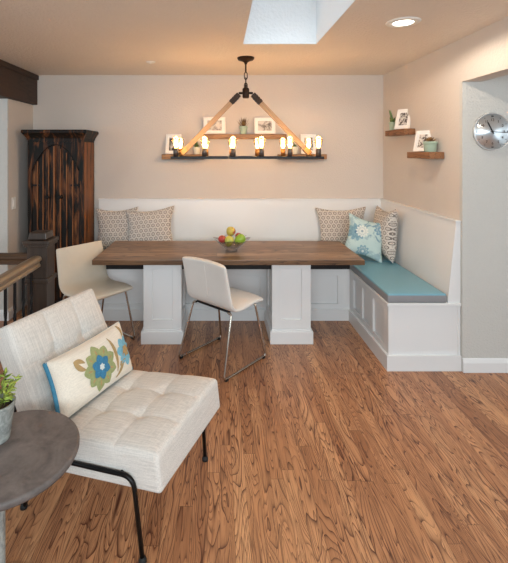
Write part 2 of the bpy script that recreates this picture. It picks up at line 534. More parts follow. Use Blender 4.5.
def fruit(name, a, b, axis=0, thr=(0.35, 0.65), sc=14):
    n = NT(name)
    c = n.coord()
    x, y, z = n.sep(c)
    s = (x, y, z)[axis]
    f = n.math('ADD', n.math('MULTIPLY', s, 9.0), n.math('MULTIPLY', n.noise(c, sc * 2, 3), 1.0))
    n.set(color=n.mix(n.sstep(f, thr[0], thr[1]), lin(a), lin(b)), rough=0.32, coat=0.2)
    return n.m

# ------------------------------------------------------------------ the room
struct('floor', MB().box(-5.0, 5.0, -2.0, BACK + 0.15, -0.1, 0.0), M['floor'])
# ceiling with the skylight opening and its well
SX0, SX1, SY0, SY1 = 0.177, 0.742, 1.95, 3.155
ZT = 2.95
cl = MB()
cl.mi = 0
cl.box(-5.0, SX0, -2.0, BACK + 0.15, CEIL, CEIL + 0.12)
cl.box(SX1, 5.0, -2.0, BACK + 0.15, CEIL, CEIL + 0.12)
cl.box(SX0, SX1, -2.0, SY0, CEIL, CEIL + 0.12)
cl.box(SX0, SX1, SY1, BACK + 0.15, CEIL, CEIL + 0.12)
cl.mi = 1
e = 0.006
cl.box(SX0 - 0.08, SX0 + 0.002, SY0, SY1, CEIL + 0.002, ZT)
cl.box(SX1 - 0.002, SX1 + 0.08, SY0, SY1, CEIL + 0.002, ZT)
cl.box(SX0 - 0.08, SX1 + 0.08, SY0 - 0.08, SY0 + 0.002, CEIL + 0.002, ZT)
cl.box(SX0 - 0.08, SX1 + 0.08, SY1 - 0.002, SY1 + 0.08, CEIL + 0.002, ZT)
struct('ceiling', cl, [M['ceiling'], M['well']])
w = MB()
for (a, b, c_, d) in ((SX0 - .08, SX0 + .02, SY0 - .08, SY1 + .08), (SX1 - .02, SX1 + .08, SY0 - .08, SY1 + .08), (SX0 + .02, SX1 - .02, SY0 - .08, SY0 + .02), (SX0 + .02, SX1 - .02, SY1 - .02, SY1 + .08)):
    w.box(a, b, c_, d, ZT, ZT + 0.05)
wf = struct('window_1', w, M['trimwhite'])
MB().box(SX0 - .02, SX1 + .02, SY0 - .02, SY1 + .02, ZT + 0.02, ZT + 0.028).build('pane', M['pane'], wf)

struct('wall_back', MB().box(LWALL - 0.15, RWALL + 0.14, BACK, BACK + 0.15, 0, CEIL), M['wall'])
HB = 2.112
wr = MB()
wr.box(RWALL, RWALL + 0.14, 3.02, BACK, 0, CEIL)
wr.box(RWALL, RWALL + 0.14, -2.0, 3.022, HB, CEIL)
struct('wall_right', wr, M['wall'])
struct('wall_right_hall', MB().box(RWALL + 0.0005, 5.0, 2.985, 3.1, 0, CEIL), M['wall_daylit'])
struct('wall_left', MB().box(LWALL - 0.15, LWALL, 3.92, BACK, 0, CEIL), M['wall'])
struct('wall_left_hall', MB().box(-5.0, LWALL - 0.001, 3.9, 4.05, 0, CEIL), M['wall_daylit'])

def base_profile(length):
    return [(0, 0), (0.016, 0), (0.016, 0.07), (0.012, 0.082), (0.010, 0.088), (0.004, 0.098), (0, 0.1)]
b = MB(); b.prism([(RWALL + 0.0, 2.985 - d, z) for d, z in base_profile(1)], (3.2, 0, 0))
struct('baseboard_right_hall', b, M['trimwhite'])
b = MB(); b.prism([(-5.0, 3.9 - d, z) for d, z in base_profile(1)], (-LWALL * -1 + 5.0, 0, 0))
struct('baseboard_left_hall', b, M['trimwhite'])
b = MB(); b.prism([(LWALL + d, 3.886, z) for d, z in base_profile(1)], (0, 0.15, 0))
struct('baseboard_left', b, M['trimwhite'])
# dark ceiling beam along the left opening
b = MB(); b.box(-2.10, -1.97, -2.0, BACK - 0.002, 2.108, CEIL - 0.002, 0.006)
b.box(-2.115, -1.955, -2.0, BACK - 0.002, 2.375, CEIL - 0.004, 0.004)
struct('trim_1', b, M['beam'])

# light switch on the left wall stub
t = thing('light_switch', 'white light switch plate on the narrow wall left of the dark wardrobe', 'light switch', (LWALL, 4.01, 1.10))
MB().box(0, 0.007, -0.036, 0.036, -0.058, 0.058, 0.003).build('switch_plate', M['plastic'], t)
MB().box(0.006, 0.012, -0.016, 0.016, -0.032, 0.032, 0.002).build('rocker', M['plastic'], t)

# recessed lamp
t = thing('recessed_light', 'round recessed downlight with white trim in the ceiling, right of the skylight', 'ceiling light', (1.17, 2.62, CEIL))
MB().lathe([(0.062, -0.002), (0.066, -0.008), (0.1, -0.006), (0.106, -0.001), (0.106, 0.0), (0.062, 0.0)], 40).build('trim_ring', M['plastic'], t)
MB().lathe([(0, -0.004), (0.064, -0.004), (0.064, -0.001), (0, -0.001)], 32).build('lens', M['lens'], t)
# little round ceiling cover
t = thing('ceiling_sensor', 'small flat white round cover on the ceiling, left of the chandelier canopy', 'ceiling sensor', (-0.64, 3.78, CEIL))
MB().lathe([(0, -0.010), (0.03, -0.009), (0.043, -0.003), (0.044, 0), (0, 0)], 28).build('cover_plate', M['plastic'], t)
MB().lathe([(0, -0.016), (0.008, -0.015), (0.010, -0.008), (0, -0.008)], 14).build('nozzle', M['plastic'], t)

# ------------------------------------------------------------------ banquette benches
SEAT = 0.495
def framed_front(length, panels, z0, z1, th=0.02, stile=0.07):
    """face frame in local X (length) / Z, standing in front (-y) of y=0; recessed fields between"""
    mb = MB()
    mb.box(0, length, -th, 0, z0, z0 + 0.055, 0.003)
    mb.box(0, length, -th, 0, z1 - 0.055, z1, 0.003)
    edges = [0.0]
    for a, b_ in panels:
        edges += [a, b_]
    edges.append(length)
    for i in range(0, len(edges), 2):
        mb.box(edges[i], edges[i + 1], -th, 0, z0 + 0.054, z1 - 0.054, 0.003)
    return mb
def panel_field(a, b_, z0, z1):
    mb = MB()
    mb.box(a + 0.001, b_ - 0.001, -0.002, 0.003, z0 + 0.056, z1 - 0.056, 0.002)
    return mb

BF = 3.90     # back bench face
t = thing('bench', 'long white built-in bench with tall back along the back wall behind the table', 'bench', (-1.30, BF, 0))
L1 = 1.235 + 1.30
MB().box(0, L1 - 0.001, 0.02, BACK - BF, 0, SEAT - 0.02).build('body', M['white'], t)
pan = [(0.09, 0.42), (0.52, 0.86), (0.96, 1.30), (1.40, 1.74), (1.84, 2.14), (2.24, 2.46)]
pan = [(0.12, 0.56), (0.68, 1.12), (1.24, 1.68), (1.80, 2.02), (2.12, 2.42)]
framed_front(L1, pan, 0.10, SEAT - 0.02).build('face_frame', M['white'], t, (0, 0.02, 0))
for a, b_ in pan:
    panel_field(a, b_, 0.10, SEAT - 0.02).build('panel', M['white'], t, (0, 0.021, 0))
MB().box(-0.012, L1, -0.018, 0.03, 0, 0.11, 0.004).build('plinth', M['white'], t)
MB().box(-0.012, L1, -0.015, BACK - BF, SEAT - 0.022, SEAT, 0.004).build('seat_board', M['white'], t)
y0 = BACK - BF
BT = 1.085
xr0, xr1 = (RWALL - 0.095) + 1.30, (RWALL - 0.033) + 1.30
xw = RWALL + 1.30 - 0.001
bk = MB().hexa([(0, y0 - 0.08, SEAT), (xr0, y0 - 0.08, SEAT), (xw, y0 - 0.001, SEAT), (0, y0 - 0.001, SEAT),
                (0, y0 - 0.026, BT), (xr1, y0 - 0.026, BT), (xw, y0 - 0.001, BT), (0, y0 - 0.001, BT)])
bk.build('backrest', M['white'], t)
MB().box(-0.006, xr1 - 0.012, y0 - 0.034, y0 - 0.001, BT, BT + 0.014, 0.003).build('cap_rail', M['white'], t)

RF = 1.235; RY = 3.006
t = thing('bench', 'short white built-in bench with three recessed panels along the right wall', 'bench', (RF, RY, 0))
DX = RWALL - RF - 0.001
Lr = BF - RY
MB().box(0.02, DX, 0.02, BACK - RY - 0.001, 0, SEAT - 0.02).build('body', M['white'], t)
pr = [(0.12, 0.35), (0.42, 0.62), (0.68, 0.86)]
# faces -X : map local x(length) to -y
RM = (0, 0, -PI / 2)
pr2 = [(Lr - 0.31, Lr - 0.09), (Lr - 0.56, Lr - 0.36), (Lr - 0.79, Lr - 0.61)]
pr2 = sorted(pr2)
framed_front(Lr - 0.0305, pr2, 0.10, SEAT - 0.02).build('face_frame', M['white'], t, (0.02, Lr, 0), RM)
for a, b_ in pr2:
    panel_field(a, b_, 0.10, SEAT - 0.02).build('panel', M['white'], t, (0.021, Lr, 0), RM)
ep = MB(); ep.box(0.012, DX - 0.004, 0.006, 0.029, 0.10, SEAT - 0.02, 0.002)
ep.box(0.0, 0.03, 0.0, 0.0305, 0.10, SEAT - 0.021); ep.box(DX - 0.02, DX, 0.0, 0.03, 0.10, SEAT - 0.02, 0.002)
ep.build('end_panel', M['white'], t)
pl = MB(); pl.prism([(-0.016, Lr - 0.02, 0), (-0.016, -0.015, 0), (DX - 0.001, -0.015, 0), (DX - 0.001, 0.03, 0), (0.03, 0.03, 0), (0.03, Lr - 0.02, 0)], (0, 0, 0.11))
pl.build('plinth', M['white'], t)
MB().box(-0.014, DX, -0.014, BACK - RY - 0.001, SEAT - 0.0215, SEAT, 0.004).build('seat_board', M['white'], t)
ye0, ye1 = BACK - RY - 0.08, BACK - RY - 0.026
MB().hexa([(DX - 0.094, 0.0, SEAT), (DX, 0.0, SEAT), (DX, BACK - RY - 0.002, SEAT), (DX - 0.094, ye0, SEAT),
           (DX - 0.032, 0.0, BT), (DX, 0.0, BT), (DX, BACK - RY - 0.002, BT), (DX - 0.032, ye1, BT)]).build('backrest', M['white'], t)
MB().box(DX - 0.040, DX, -0.006, BACK - RY - 0.012, BT, BT + 0.014, 0.003).build('cap_rail', M['white'], t)

# bench cushions
def bench_cushion(label, x0, x1, y0, y1):
    cx, cy = (x0 + x1) / 2, (y0 + y1) / 2
    o = thing('bench_cushion', label, 'cushion', (cx, cy, SEAT), 0, 'bench seat cushions')
    hx, hy = (x1 - x0) / 2, (y1 - y0) / 2
    def crown(p):
        if p.z > 0:
            p.z += 0.008 * (1 - (p.x / hx) ** 4) * (1 - (p.y / hy) ** 4)
        return p
    MB().rbox(hx - 0.002, hy - 0.002, 0.010, 0.008, (16, 16, 2), Matrix.Translation((0, 0, 0.055)), crown).build('cushion_top', M['teal'], o)
    MB().rbox(hx, hy, 0.029, 0.010, (4, 4, 2), Matrix.Translation((0, 0, 0.0295))).build('cushion_side', M['teal_shaded'], o)
    return o
bench_cushion('teal leather seat pad, sides greyed with painted shade, on the right-hand bench', RF - 0.008, RWALL - 0.104, RY - 0.008, BF - 0.014)
bench_cushion('teal seat pad, shade painted grey on its sides, on the long back bench, mostly hidden behind the table', -1.29, RWALL - 0.104, BF - 0.010, BACK - 0.086)

# ------------------------------------------------------------------ dining table
TX0, TX1, TY0, TY1 = -1.030, 1.165, 3.295, 4.015
TZ = 0.73
tcx, tcy = (TX0 + TX1) / 2, (TY0 + TY1) / 2
t = thing('dining_table', 'long dark brown plank dining table on two white panelled pedestals', 'table', (tcx, tcy, 0))
MB().box(TX0 - tcx, TX1 - tcx, TY0 - tcy, TY1 - tcy, TZ - 0.040, TZ, 0.004).build('tabletop', M['table'], t)
MB().box(-1.04, 1.04, -0.16, -0.12, 0.600, TZ - 0.0405, 0.003).build('apron', M['iron'], t)
def pedestal(x0, x1):
    y0, y1 = 3.425 - tcy, 3.83 - tcy
    x0 -= tcx; x1 -= tcx
    mb = MB(); mb.box(x0 + 0.015, x1 - 0.015, y0 + 0.015, y1 - 0.015, 0.02, TZ - 0.041)
    z0, z1 = 0.10, TZ - 0.041
    for (ya, yb) in ((y0, y0 + 0.016), (y1 - 0.016, y1)):
        mb.box(x0, x0 + 0.075, ya, yb, z0, z1, 0.002); mb.box(x1 - 0.075, x1, ya, yb, z0, z1, 0.002)
        mb.box(x0 + 0.07, x1 - 0.07, ya + 0.0004, yb, z0, z0 + 0.10, 0.002); mb.box(x0 + 0.07, x1 - 0.07, ya + 0.0004, yb, z1 - 0.07, z1, 0.002)
    for (xa, xb) in ((x0 + 0.0005, x0 + 0.016), (x1 - 0.016, x1 - 0.0005)):
        mb.box(xa, xb, y0 + 0.012, y0 + 0.08, z0, z1, 0.002); mb.box(xa, xb, y1 - 0.08, y1 - 0.012, z0, z1, 0.002)
        mb.box(xa, xb, y0 + 0.07, y1 - 0.07, z0, z0 + 0.10, 0.002); mb.box(xa, xb, y0 + 0.07, y1 - 0.07, z1 - 0.07, z1, 0.002)
    o = mb.build('pedestal', M['white'], t)
    b2 = MB(); b2.box(x0 - 0.018, x1 + 0.018, y0 - 0.018, y1 + 0.018, 0, 0.105, 0.004); b2.box(x0 - 0.009, x1 + 0.009, y0 - 0.009, y1 + 0.009, 0.10, 0.118, 0.006)
    b2.build('pedestal_base', M['white'], o)
    b3 = MB(); b3.box(x0 - 0.010, x1 + 0.010, y0 - 0.010, y1 + 0.010, TZ - 0.062, TZ - 0.0405, 0.004)
    b3.build('pedestal_moulding', M['white'], o)
pedestal(-0.640, -0.322)
pedestal(0.435, 0.758)

# ------------------------------------------------------------------ dining chairs
def smooth_prof(p, it=2):
    for _ in range(it):
        q = [p[0]]
        for a, b_ in zip(p[:-1], p[1:]):
            q += [(a[0] * .75 + b_[0] * .25, a[1] * .75 + b_[1] * .25), (a[0] * .25 + b_[0] * .75, a[1] * .25 + b_[1] * .75)]
        q.append(p[-1]); p = q
    return p
def make_chair(label, mat):
    o = thing('dining_chair', label, 'chair', (0, 0, 0), 0, 'white dining chairs')
    # side profile: x forward, z up
    prof = [(0.236, 0.440), (0.229, 0.449), (0.19, 0.458), (0.12, 0.460), (0.04, 0.455), (-0.03, 0.450), (-0.085, 0.454), (-0.122, 0.470),
            (-0.144, 0.502), (-0.153, 0.56), (-0.161, 0.62), (-0.171, 0.69), (-0.184, 0.765), (-0.189, 0.788), (-0.191, 0.796)]
    pts = [Vector((x, 0, z)) for x, z in smooth_prof(prof, 1)]
    N = len(pts)
    mb = MB()
    rings = []
    n = 40
    for i, p in enumerate(pts):
        tg = (pts[min(i + 1, N - 1)] - pts[max(i - 1, 0)]).normalized()
        nr = Vector((tg.z, 0, -tg.x))       # points away from sitter
        s = i / (N - 1)
        ease = min(1.0, (min(i, N - 1 - i) + 0.25) / 3.0)
        ease = math.sqrt(1 - (1 - ease) ** 2)
        w_ = 0.227 - 0.006 * math.cos(s * 6) - (1 - ease) * 0.025
        th = 0.021 * (0.35 + 0.65 * ease)
        up = max(0.0, (p.z - 0.47) / 0.3)
        ring = []
        for k in range(n):
            a = 2 * PI * k / n
            ca, sa = math.cos(a), math.sin(a)
            yy = w_ * math.copysign(abs(ca) ** 0.35, ca)
            dd = th * math.copysign(abs(sa) ** 0.75, sa)
            curve = (0.022 * up + 0.006) * (yy / 0.227) ** 2       # dished across its width
            ring.append(mb.bm.verts.new(p + Vector((0, yy, 0)) + nr * dd - nr * curve))
        rings.append(ring)
    for a, b_ in zip(rings[:-1], rings[1:]):
        for k in range(n): mb._face([a[k], a[(k + 1) % n], b_[(k + 1) % n], b_[k]], True)
    mb._face(rings[0], True); mb._face(rings[-1], True)
    shell = mb.build('seat_shell', mat, o)
    # piped seam down the back
    sm = MB(); sm.tube([(-0.165, 0, 0.50), (-0.174, 0, 0.56), (-0.182, 0, 0.62), (-0.192, 0, 0.69), (-0.205, 0, 0.765)], 0.0022, 6)
    sm.build('seam', mat, shell)
    for s in (-1, 1):
        pts = [(-0.125, s * 0.165, 0.430), (-0.125, s * 0.198, 0.422), (-0.248, s * 0.236, 0.011), (0.238, s * 0.236, 0.011), (0.155, s * 0.198, 0.424), (0.155, s * 0.165, 0.432)]
        MB().tube(fillet(pts, 0.03, 5), 0.0085, 10).build('leg_frame', M['chrome'], o)
        for xx in (-0.222, 0.205):
            MB().box(xx - 0.014, xx + 0.014, s * 0.236 - 0.012, s * 0.236 + 0.012, 0, 0.016, 0.003).build('glide', M['rubber'], o)
    for xx in (-0.11, 0.13):
        MB().tube([(xx, -0.17, 0.430), (xx, 0.17, 0.430)], 0.0085, 10).build('cross_bar', M['black_metal'], o)
    return o
chA = make_chair('white leather dining chair with chrome sled legs, seen from behind between the pedestals', M['leather_white'])
chA.location = (0.021, 3.188, 0); chA.rotation_euler.z = math.radians(47.4)
chB = dup(chA, (-1.059, 3.461, 0), math.radians(-38.5), 'white dining chair, leather tinted with painted warm light, at the left end of the table, seen from its front')
for c in chB.children:
    if c.name.startswith('seat_shell'):
        c.data = c.data.copy(); c.data.materials[0] = M['leather_warmlit']

# ------------------------------------------------------------------ pillows
def pillow_f(u, v, w_, h_, th, pull=0.06):
    """front height over the pillow plane at u,v in -1..1"""
    a = max(0.0, 1 - abs(u) ** 2.6); b_ = max(0.0, 1 - abs(v) ** 2.6)
    return th * (a * b_) ** 0.42
def pillow_xy(u, v, w_, h_, pull=0.18):
    x = u * w_ / 2 * (1 - pull * (1 - v * v))
    z = v * h_ / 2 * (1 - pull * (1 - u * u))
    return x, z + h_ / 2
def pillow_mesh(w_, h_, th, seed=0, n=26, pull=0.18, wr=0.006, bend=0.0, sag=0.0):
    mb = MB()
    grid = {}
    for side in (-1, 1):
        for i in range(n + 1):
            for j in range(n + 1):
                u = math.sin((i / n - 0.5) * PI) ; v = math.sin((j / n - 0.5) * PI)
                x, z = pillow_xy(u, v, w_, h_, pull)
                rim = i in (0, n) or j in (0, n)
                if rim and side == 1:
                    grid[(side, i, j)] = grid[(-1, i, j)]; continue
                d = pillow_f(u, v, w_, h_, th)
                d += wr * mnoise.noise(Vector((x * 9 + seed, z * 9, side * 3.0))) * (1 if not rim else 0.3)
                y = side * d + bend * (x / (w_ / 2)) ** 2
                y += sag * math.exp(-((u) ** 2) * 5) * max(0, v) * 0
                grid[(side, i, j)] = mb.bm.verts.new((x, y, z))
    for side in (-1, 1):
        for i in range(n):
            for j in range(n):
                q = [grid[(side, i, j)], grid[(side, i + 1, j)], grid[(side, i + 1, j + 1)], grid[(side, i, j + 1)]]
                if len(set(q)) == 4: mb._face(q, True)
                elif len(set(q)) == 3: mb._face(list(dict.fromkeys(q)), True)
    return mb
def rim_pts(w_, h_, pull=0.18, n=18):
    P = []
    for k in range(n): P.append((-1 + 2 * k / n, -1))
    for k in range(n): P.append((1, -1 + 2 * k / n))
    for k in range(n): P.append((1 - 2 * k / n, 1))
    for k in range(n): P.append((-1, 1 - 2 * k / n))
    return [(pillow_xy(u, v, w_, h_, pull)[0], 0, pillow_xy(u, v, w_, h_, pull)[1]) for u, v in P]

def throw_pillow(label, w_, h_, th, mat, loc, rot, seed, pipemat=None, group=None):
    o = thing('throw_pillow', label, 'pillow', loc, 0, group, rot=rot)
    MB_ = pillow_mesh(w_, h_, th, seed)
    MB_.build('cover', mat, o)
    MB().tube(rim_pts(w_, h_), 0.004, 6, closed=True).build('piping', pipemat or mat, o)
    return o
CT = SEAT + 0.074
rad = math.radians
g = 'ring print throw pillows'
throw_pillow('ring patterned beige pillow in the left corner of the bench, behind another pillow', 0.45, 0.45, 0.055, M['hexfab'], (-1.075, 4.265, CT), (rad(-9), rad(-2), rad(2)), 1, None, g)
throw_pillow('ring patterned beige pillow leaning in front at the left end of the bench', 0.53, 0.46, 0.060, M['hexfab'], (-0.705, 4.135, CT + 0.016), (rad(-20), rad(-6), rad(-4)), 2, None, g)
throw_pillow('ring patterned beige pillow on the back bench behind the aqua floral pillow', 0.54, 0.455, 0.055, M['hexfab'], (1.285, 4.26, CT), (rad(-10), rad(-1), rad(1)), 3, None, g)
throw_pillow('ring patterned beige pillow leaning on the right wall bench back, rightmost pillow', 0.46, 0.49, 0.085, M['hexfab'], (1.588, 3.985, CT), (rad(-4), rad(-3), rad(-91)), 4, None, g)
throw_pillow('aqua pillow with blue and white flowers in the right bench corner', 0.38, 0.39, 0.055, M['floral'], (1.335, 3.865, CT + 0.032), (rad(-18), rad(14), rad(-8)), 5)

# ------------------------------------------------------------------ fruit bowl
BX, BY = 0.102, 3.60
t = thing('fruit_bowl', 'clear flared glass bowl holding fruit on the dining table', 'bowl', (BX, BY, TZ))
mb = MB()
n = 48
def bowl_ring(r, z, sq, wav=0.0):
    ring = []
    for k in range(n):
        a = 2 * PI * k / n
        rr = r * (1 + sq * math.cos(4 * a))
        ring.append(mb.bm.verts.new((rr * math.cos(a), rr * math.sin(a), z + wav * math.cos(4 * a))))
    return ring
prof = [(0.052, 0.0, 0), (0.054, 0.004, 0), (0.046, 0.016, 0), (0.050, 0.022, 0), (0.078, 0.040, .02), (0.110, 0.066, .05), (0.136, 0.092, .07), (0.152, 0.108, .09)]
outer = [bowl_ring(r, z, s_, s_ * 0.12) for r, z, s_ in prof]
inner_p = [(0.149, 0.109, .09), (0.132, 0.094, .07), (0.106, 0.069, .05), (0.074, 0.044, .02), (0.04, 0.030, 0)]
inner = [bowl_ring(r, z, s_, s_ * 0.12) for r, z, s_ in inner_p]
allr = outer + inner
for a, b_ in zip(allr[:-1], allr[1:]):
    for k in range(n): mb._face([a[k], a[(k + 1) % n], b_[(k + 1) % n], b_[k]], True)
mb._face(list(reversed(outer[0]))); mb._face(inner[-1])
mb.build('bowl', M['glass'], t)

APPLE = [(0.0, -0.80), (0.18, -0.92), (0.36, -0.92), (0.62, -0.72), (0.86, -0.32), (1.0, 0.12), (0.96, 0.5), (0.74, 0.82), (0.42, 0.94), (0.2, 0.86), (0.08, 0.70), (0.0, 0.62)]
MANGO = [(0.0, -1.25), (0.30, -1.18), (0.62, -0.92), (0.86, -0.5), (0.98, 0.0), (0.96, 0.45), (0.78, 0.85), (0.45, 1.08), (0.15, 1.14), (0.0, 1.12)]
def fruit_obj(name, label, cat, prof, r, loc, rot, mat):
    o = thing(name, label, cat, (BX + loc[0], BY + loc[1], TZ + loc[2]), 0, 'fruit in the glass bowl', rot=rot)
    MB().lathe([(a * r, b_ * r) for a, b_ in smooth_prof(prof, 1)], 28).build('flesh', mat, o)
    top = prof[-1][1] * r
    MB().tube([(0, 0, top - 0.004), (0.001, 0, top + 0.008), (0.004, 0, top + 0.015)], [0.0016, 0.0014, 0.002], 6).build('stem', M['frame_back'], o)
fruit_obj('apple', 'red apple at the left rim of the glass bowl', 'fruit', APPLE, 0.036, (-0.082, 0.01, 0.098), (0.3, -0.3, 0.4), fruit('red_apple_skin', (178, 60, 54), (196, 106, 80), 0))
fruit_obj('mango', 'yellow-green fruit at the front of the glass bowl', 'fruit', MANGO, 0.040, (-0.022, -0.040, 0.096), (-0.25, 0.3, 0.2), fruit('yellow_green_skin', (168, 178, 62), (206, 196, 90), 2))
fruit_obj('pear', 'green fruit with a red blush at the right of the glass bowl', 'fruit', MANGO, 0.044, (0.072, -0.028, 0.108), (0.2, 0.95, 0.3), fruit('green_blush_skin', (142, 176, 46), (160, 60, 54), 0, (0.95, 1.15)))
fruit_obj('apple', 'yellow and red apple on top of the fruit in the glass bowl', 'fruit', APPLE, 0.042, (-0.008, 0.022, 0.166), (0.3, 0.3, 0.1), fruit('yellow_red_skin', (206, 184, 84), (184, 70, 58), 0, (0.62, 0.85)))
fruit_obj('apple', 'red apple behind the green fruit in the glass bowl', 'fruit', APPLE, 0.036, (0.066, 0.068, 0.108), (0.2, 0.3, 0.1), fruit('dark_red_skin', (170, 56, 52), (190, 92, 74), 0))

# ------------------------------------------------------------------ chandelier
HX, HY = 0.227, 3.607
BZ = 1.55
t = thing('chandelier', 'black rectangular chandelier with twelve bulbs on two pale wooden poles', 'chandelier', (HX, HY, CEIL))
bx0, bx1 = -0.637, 0.637
yf, yb = 3.417 - HY, 3.797 - HY
zb = BZ - CEIL
MB().lathe([(0, 0.0), (0.075, 0.0), (0.075, -0.010), (0.066, -0.022), (0.030, -0.034), (0.014, -0.046), (0.012, -0.058), (0, -0.058)], 32).build('canopy', M['bronze'], t)
MB().tube([(0, 0, -0.05), (0, 0, -0.13)], 0.007, 10).build('stem', M['bronze'], t)
zc = -0.128
for k in range(4):
    L_ = 0.024
    pts = []
    for q in range(20):
        a = 2 * PI * q / 20
        px, pz = 0.013 * math.cos(a), L_ * math.sin(a)
        pz += 0.008 * (1 if math.sin(a) > 0 else -1)
        p = (px, 0, pz) if k % 2 == 0 else (0, px, pz)
        pts.append((p[0], p[1], zc - 0.012 + p[2] - 0.02))
    MB().tube(pts, 0.0042, 8, closed=True).build('chain_link', M['bronze'], t)
    zc -= 0.047
hubz = 2.118 - CEIL
hb = MB(); hb.lathe([(0, 0.045), (0.024, 0.045), (0.030, 0.036), (0.030, -0.036), (0.024, -0.045), (0, -0.045)], 20, center=(0, 0, hubz))
hb.tube([(0, 0, hubz + 0.04), (0, 0, hubz + 0.075)], 0.008, 10)
hb.tube([(-0.062, 0, hubz), (0.062, 0, hubz)], 0.010, 10)
hb.build('hub', M['bronze'], t)
ends = [(-0.585, zb + 0.012), (0.585, zb + 0.012)]
for ex, ez in ends:
    s = 1 if ex > 0 else -1
    A = Vector((s * 0.060, 0, hubz - 0.012)); B = Vector((ex, 0, ez))
    d = (B - A).normalized(); Lg = (B - A).length
    q = d.to_track_quat('Z', 'Y').to_matrix().to_4x4()
    Mx = Matrix.Translation(A) @ q
    pole = MB(); pole.box(-0.021, 0.021, -0.021, 0.021, 0.06, Lg - 0.06, 0.005)
    o = pole.build('pole', M['pole'], t); o.matrix_local = Mx
    for z0, z1 in ((0.0, 0.105), (Lg - 0.10, Lg)):
        f = MB(); f.box(-0.0235, 0.0235, -0.0235, 0.0235, z0, z1 if z0 == 0 else z1 - 0.03, 0.004)
        if z0 == 0:
            for zz in (0.03, 0.055, 0.08): f.box(-0.026, 0.026, -0.026, 0.026, zz, zz + 0.010, 0.003)
        else:
            f.tube([(0, 0, z1 - 0.035), (0, 0, z1)], 0.010, 10)
        o2 = f.build('pole_fitting', M['bronze'] if z0 == 0 else M['brass'], o)
fr = MB()
fr.box(bx0, bx1, yf - 0.022, yf + 0.022, zb - 0.008, zb + 0.012, 0.003)
fr.box(bx0, bx1, yb - 0.022, yb + 0.022, zb - 0.008, zb + 0.012, 0.003)
for xx in (-0.585, 0.585): fr.box(xx - 0.02, xx + 0.02, yf + 0.02, yb - 0.02, zb - 0.007, zb + 0.011, 0.002)
fr.build('frame', M['black_metal'], t)
sock_me = None
bulb_pos = []
for row, yy in ((0, yf), (1, yb)):
    for k in range(6):
        xx = (k - 2.5) * 0.2375
        if sock_me is None or row != last_row:
            sk = MB().lathe([(0, 0.0), (0.022, 0.0), (0.022, 0.052), (0.019, 0.058), (0.019, 0.066), (0.014, 0.066), (0, 0.060)], 20)
            so = sk.build('socket', M['socket_dark'] if row == 0 else M['brass'], t, (xx, yy, zb + 0.012))
            sock_me = so; last_row = row
            bl = MB().lathe(smooth_prof([(0.012, 0.058), (0.014, 0.072), (0.024, 0.092), (0.034, 0.118), (0.036, 0.138), (0.028, 0.160), (0.012, 0.172), (0.0, 0.175)], 1), 20)
            bo = bl.build('bulb', M['bulbglass'], so)
            fl = MB()
            for q in range(6):
                a = 2 * PI * q / 6
                fl.tube([(0.008 * math.cos(a), 0.008 * math.sin(a), 0.072), (0.016 * math.cos(a + .3), 0.016 * math.sin(a + .3), 0.112), (0.013 * math.cos(a + .5), 0.013 * math.sin(a + .5), 0.146)], 0.0024, 5)
            fo = fl.build('filament', M['filament'], so)
        else:
            so = sock_me.copy(); COL.objects.link(so); so.location = (xx, yy, zb + 0.012)
            for ch in list(sock_me.children):
                c = ch.copy(); COL.objects.link(c); c.parent = so
        bulb_pos.append((HX + xx, HY + yy, CEIL + zb + 0.125))

# ------------------------------------------------------------------ wall shelves and what stands on them
def shelf(label, x0, x1, y0, y1, z0, z1, mat):
    cx, cy = (x0 + x1) / 2, (y0 + y1) / 2
    mb = MB()
    def rough(p):
        p.z += 0.0015 * mnoise.noise(Vector((p.x * 30, p.y * 30, p.z * 20)))
        return p
    mb.rbox((x1 - x0) / 2, (y1 - y0) / 2, (z1 - z0) / 2, 0.004, (24, 12, 3), None, rough, 2)
    o = mb.build('floating_shelf', mat, None, (cx, cy, (z0 + z1) / 2))
    return tag(o, label, 'shelf', 'floating wooden shelves')
SB = BACK - 0.001
ZU, ZL = 1.789, 1.576
shelf('middle brown wooden shelf on the back wall, higher than its two neighbours', -0.175, 0.699, 4.31, SB, 1.738, ZU, M['shelf'])
shelf('left low brown wooden shelf on the back wall behind the chandelier', -0.615, -0.165, 4.31, SB, 1.522, ZL, M['shelf'])
shelf('right low brown wooden shelf on the back wall behind the chandelier', 0.62, 1.125, 4.31, SB, 1.522, ZL, M['shelf'])
RB = RWALL - 0.001
Z1, Z2 = 1.812, 1.600
shelf('higher brown shelf on the right wall, nearer the room corner', 1.662, RB, 3.70, 4.13, 1.758, Z1, M['shelf_y'])
shelf('lower brown shelf on the right wall, nearer the hall opening', 1.645, RB, 3.22, 3.61, 1.546, Z2, M['shelf_y'])

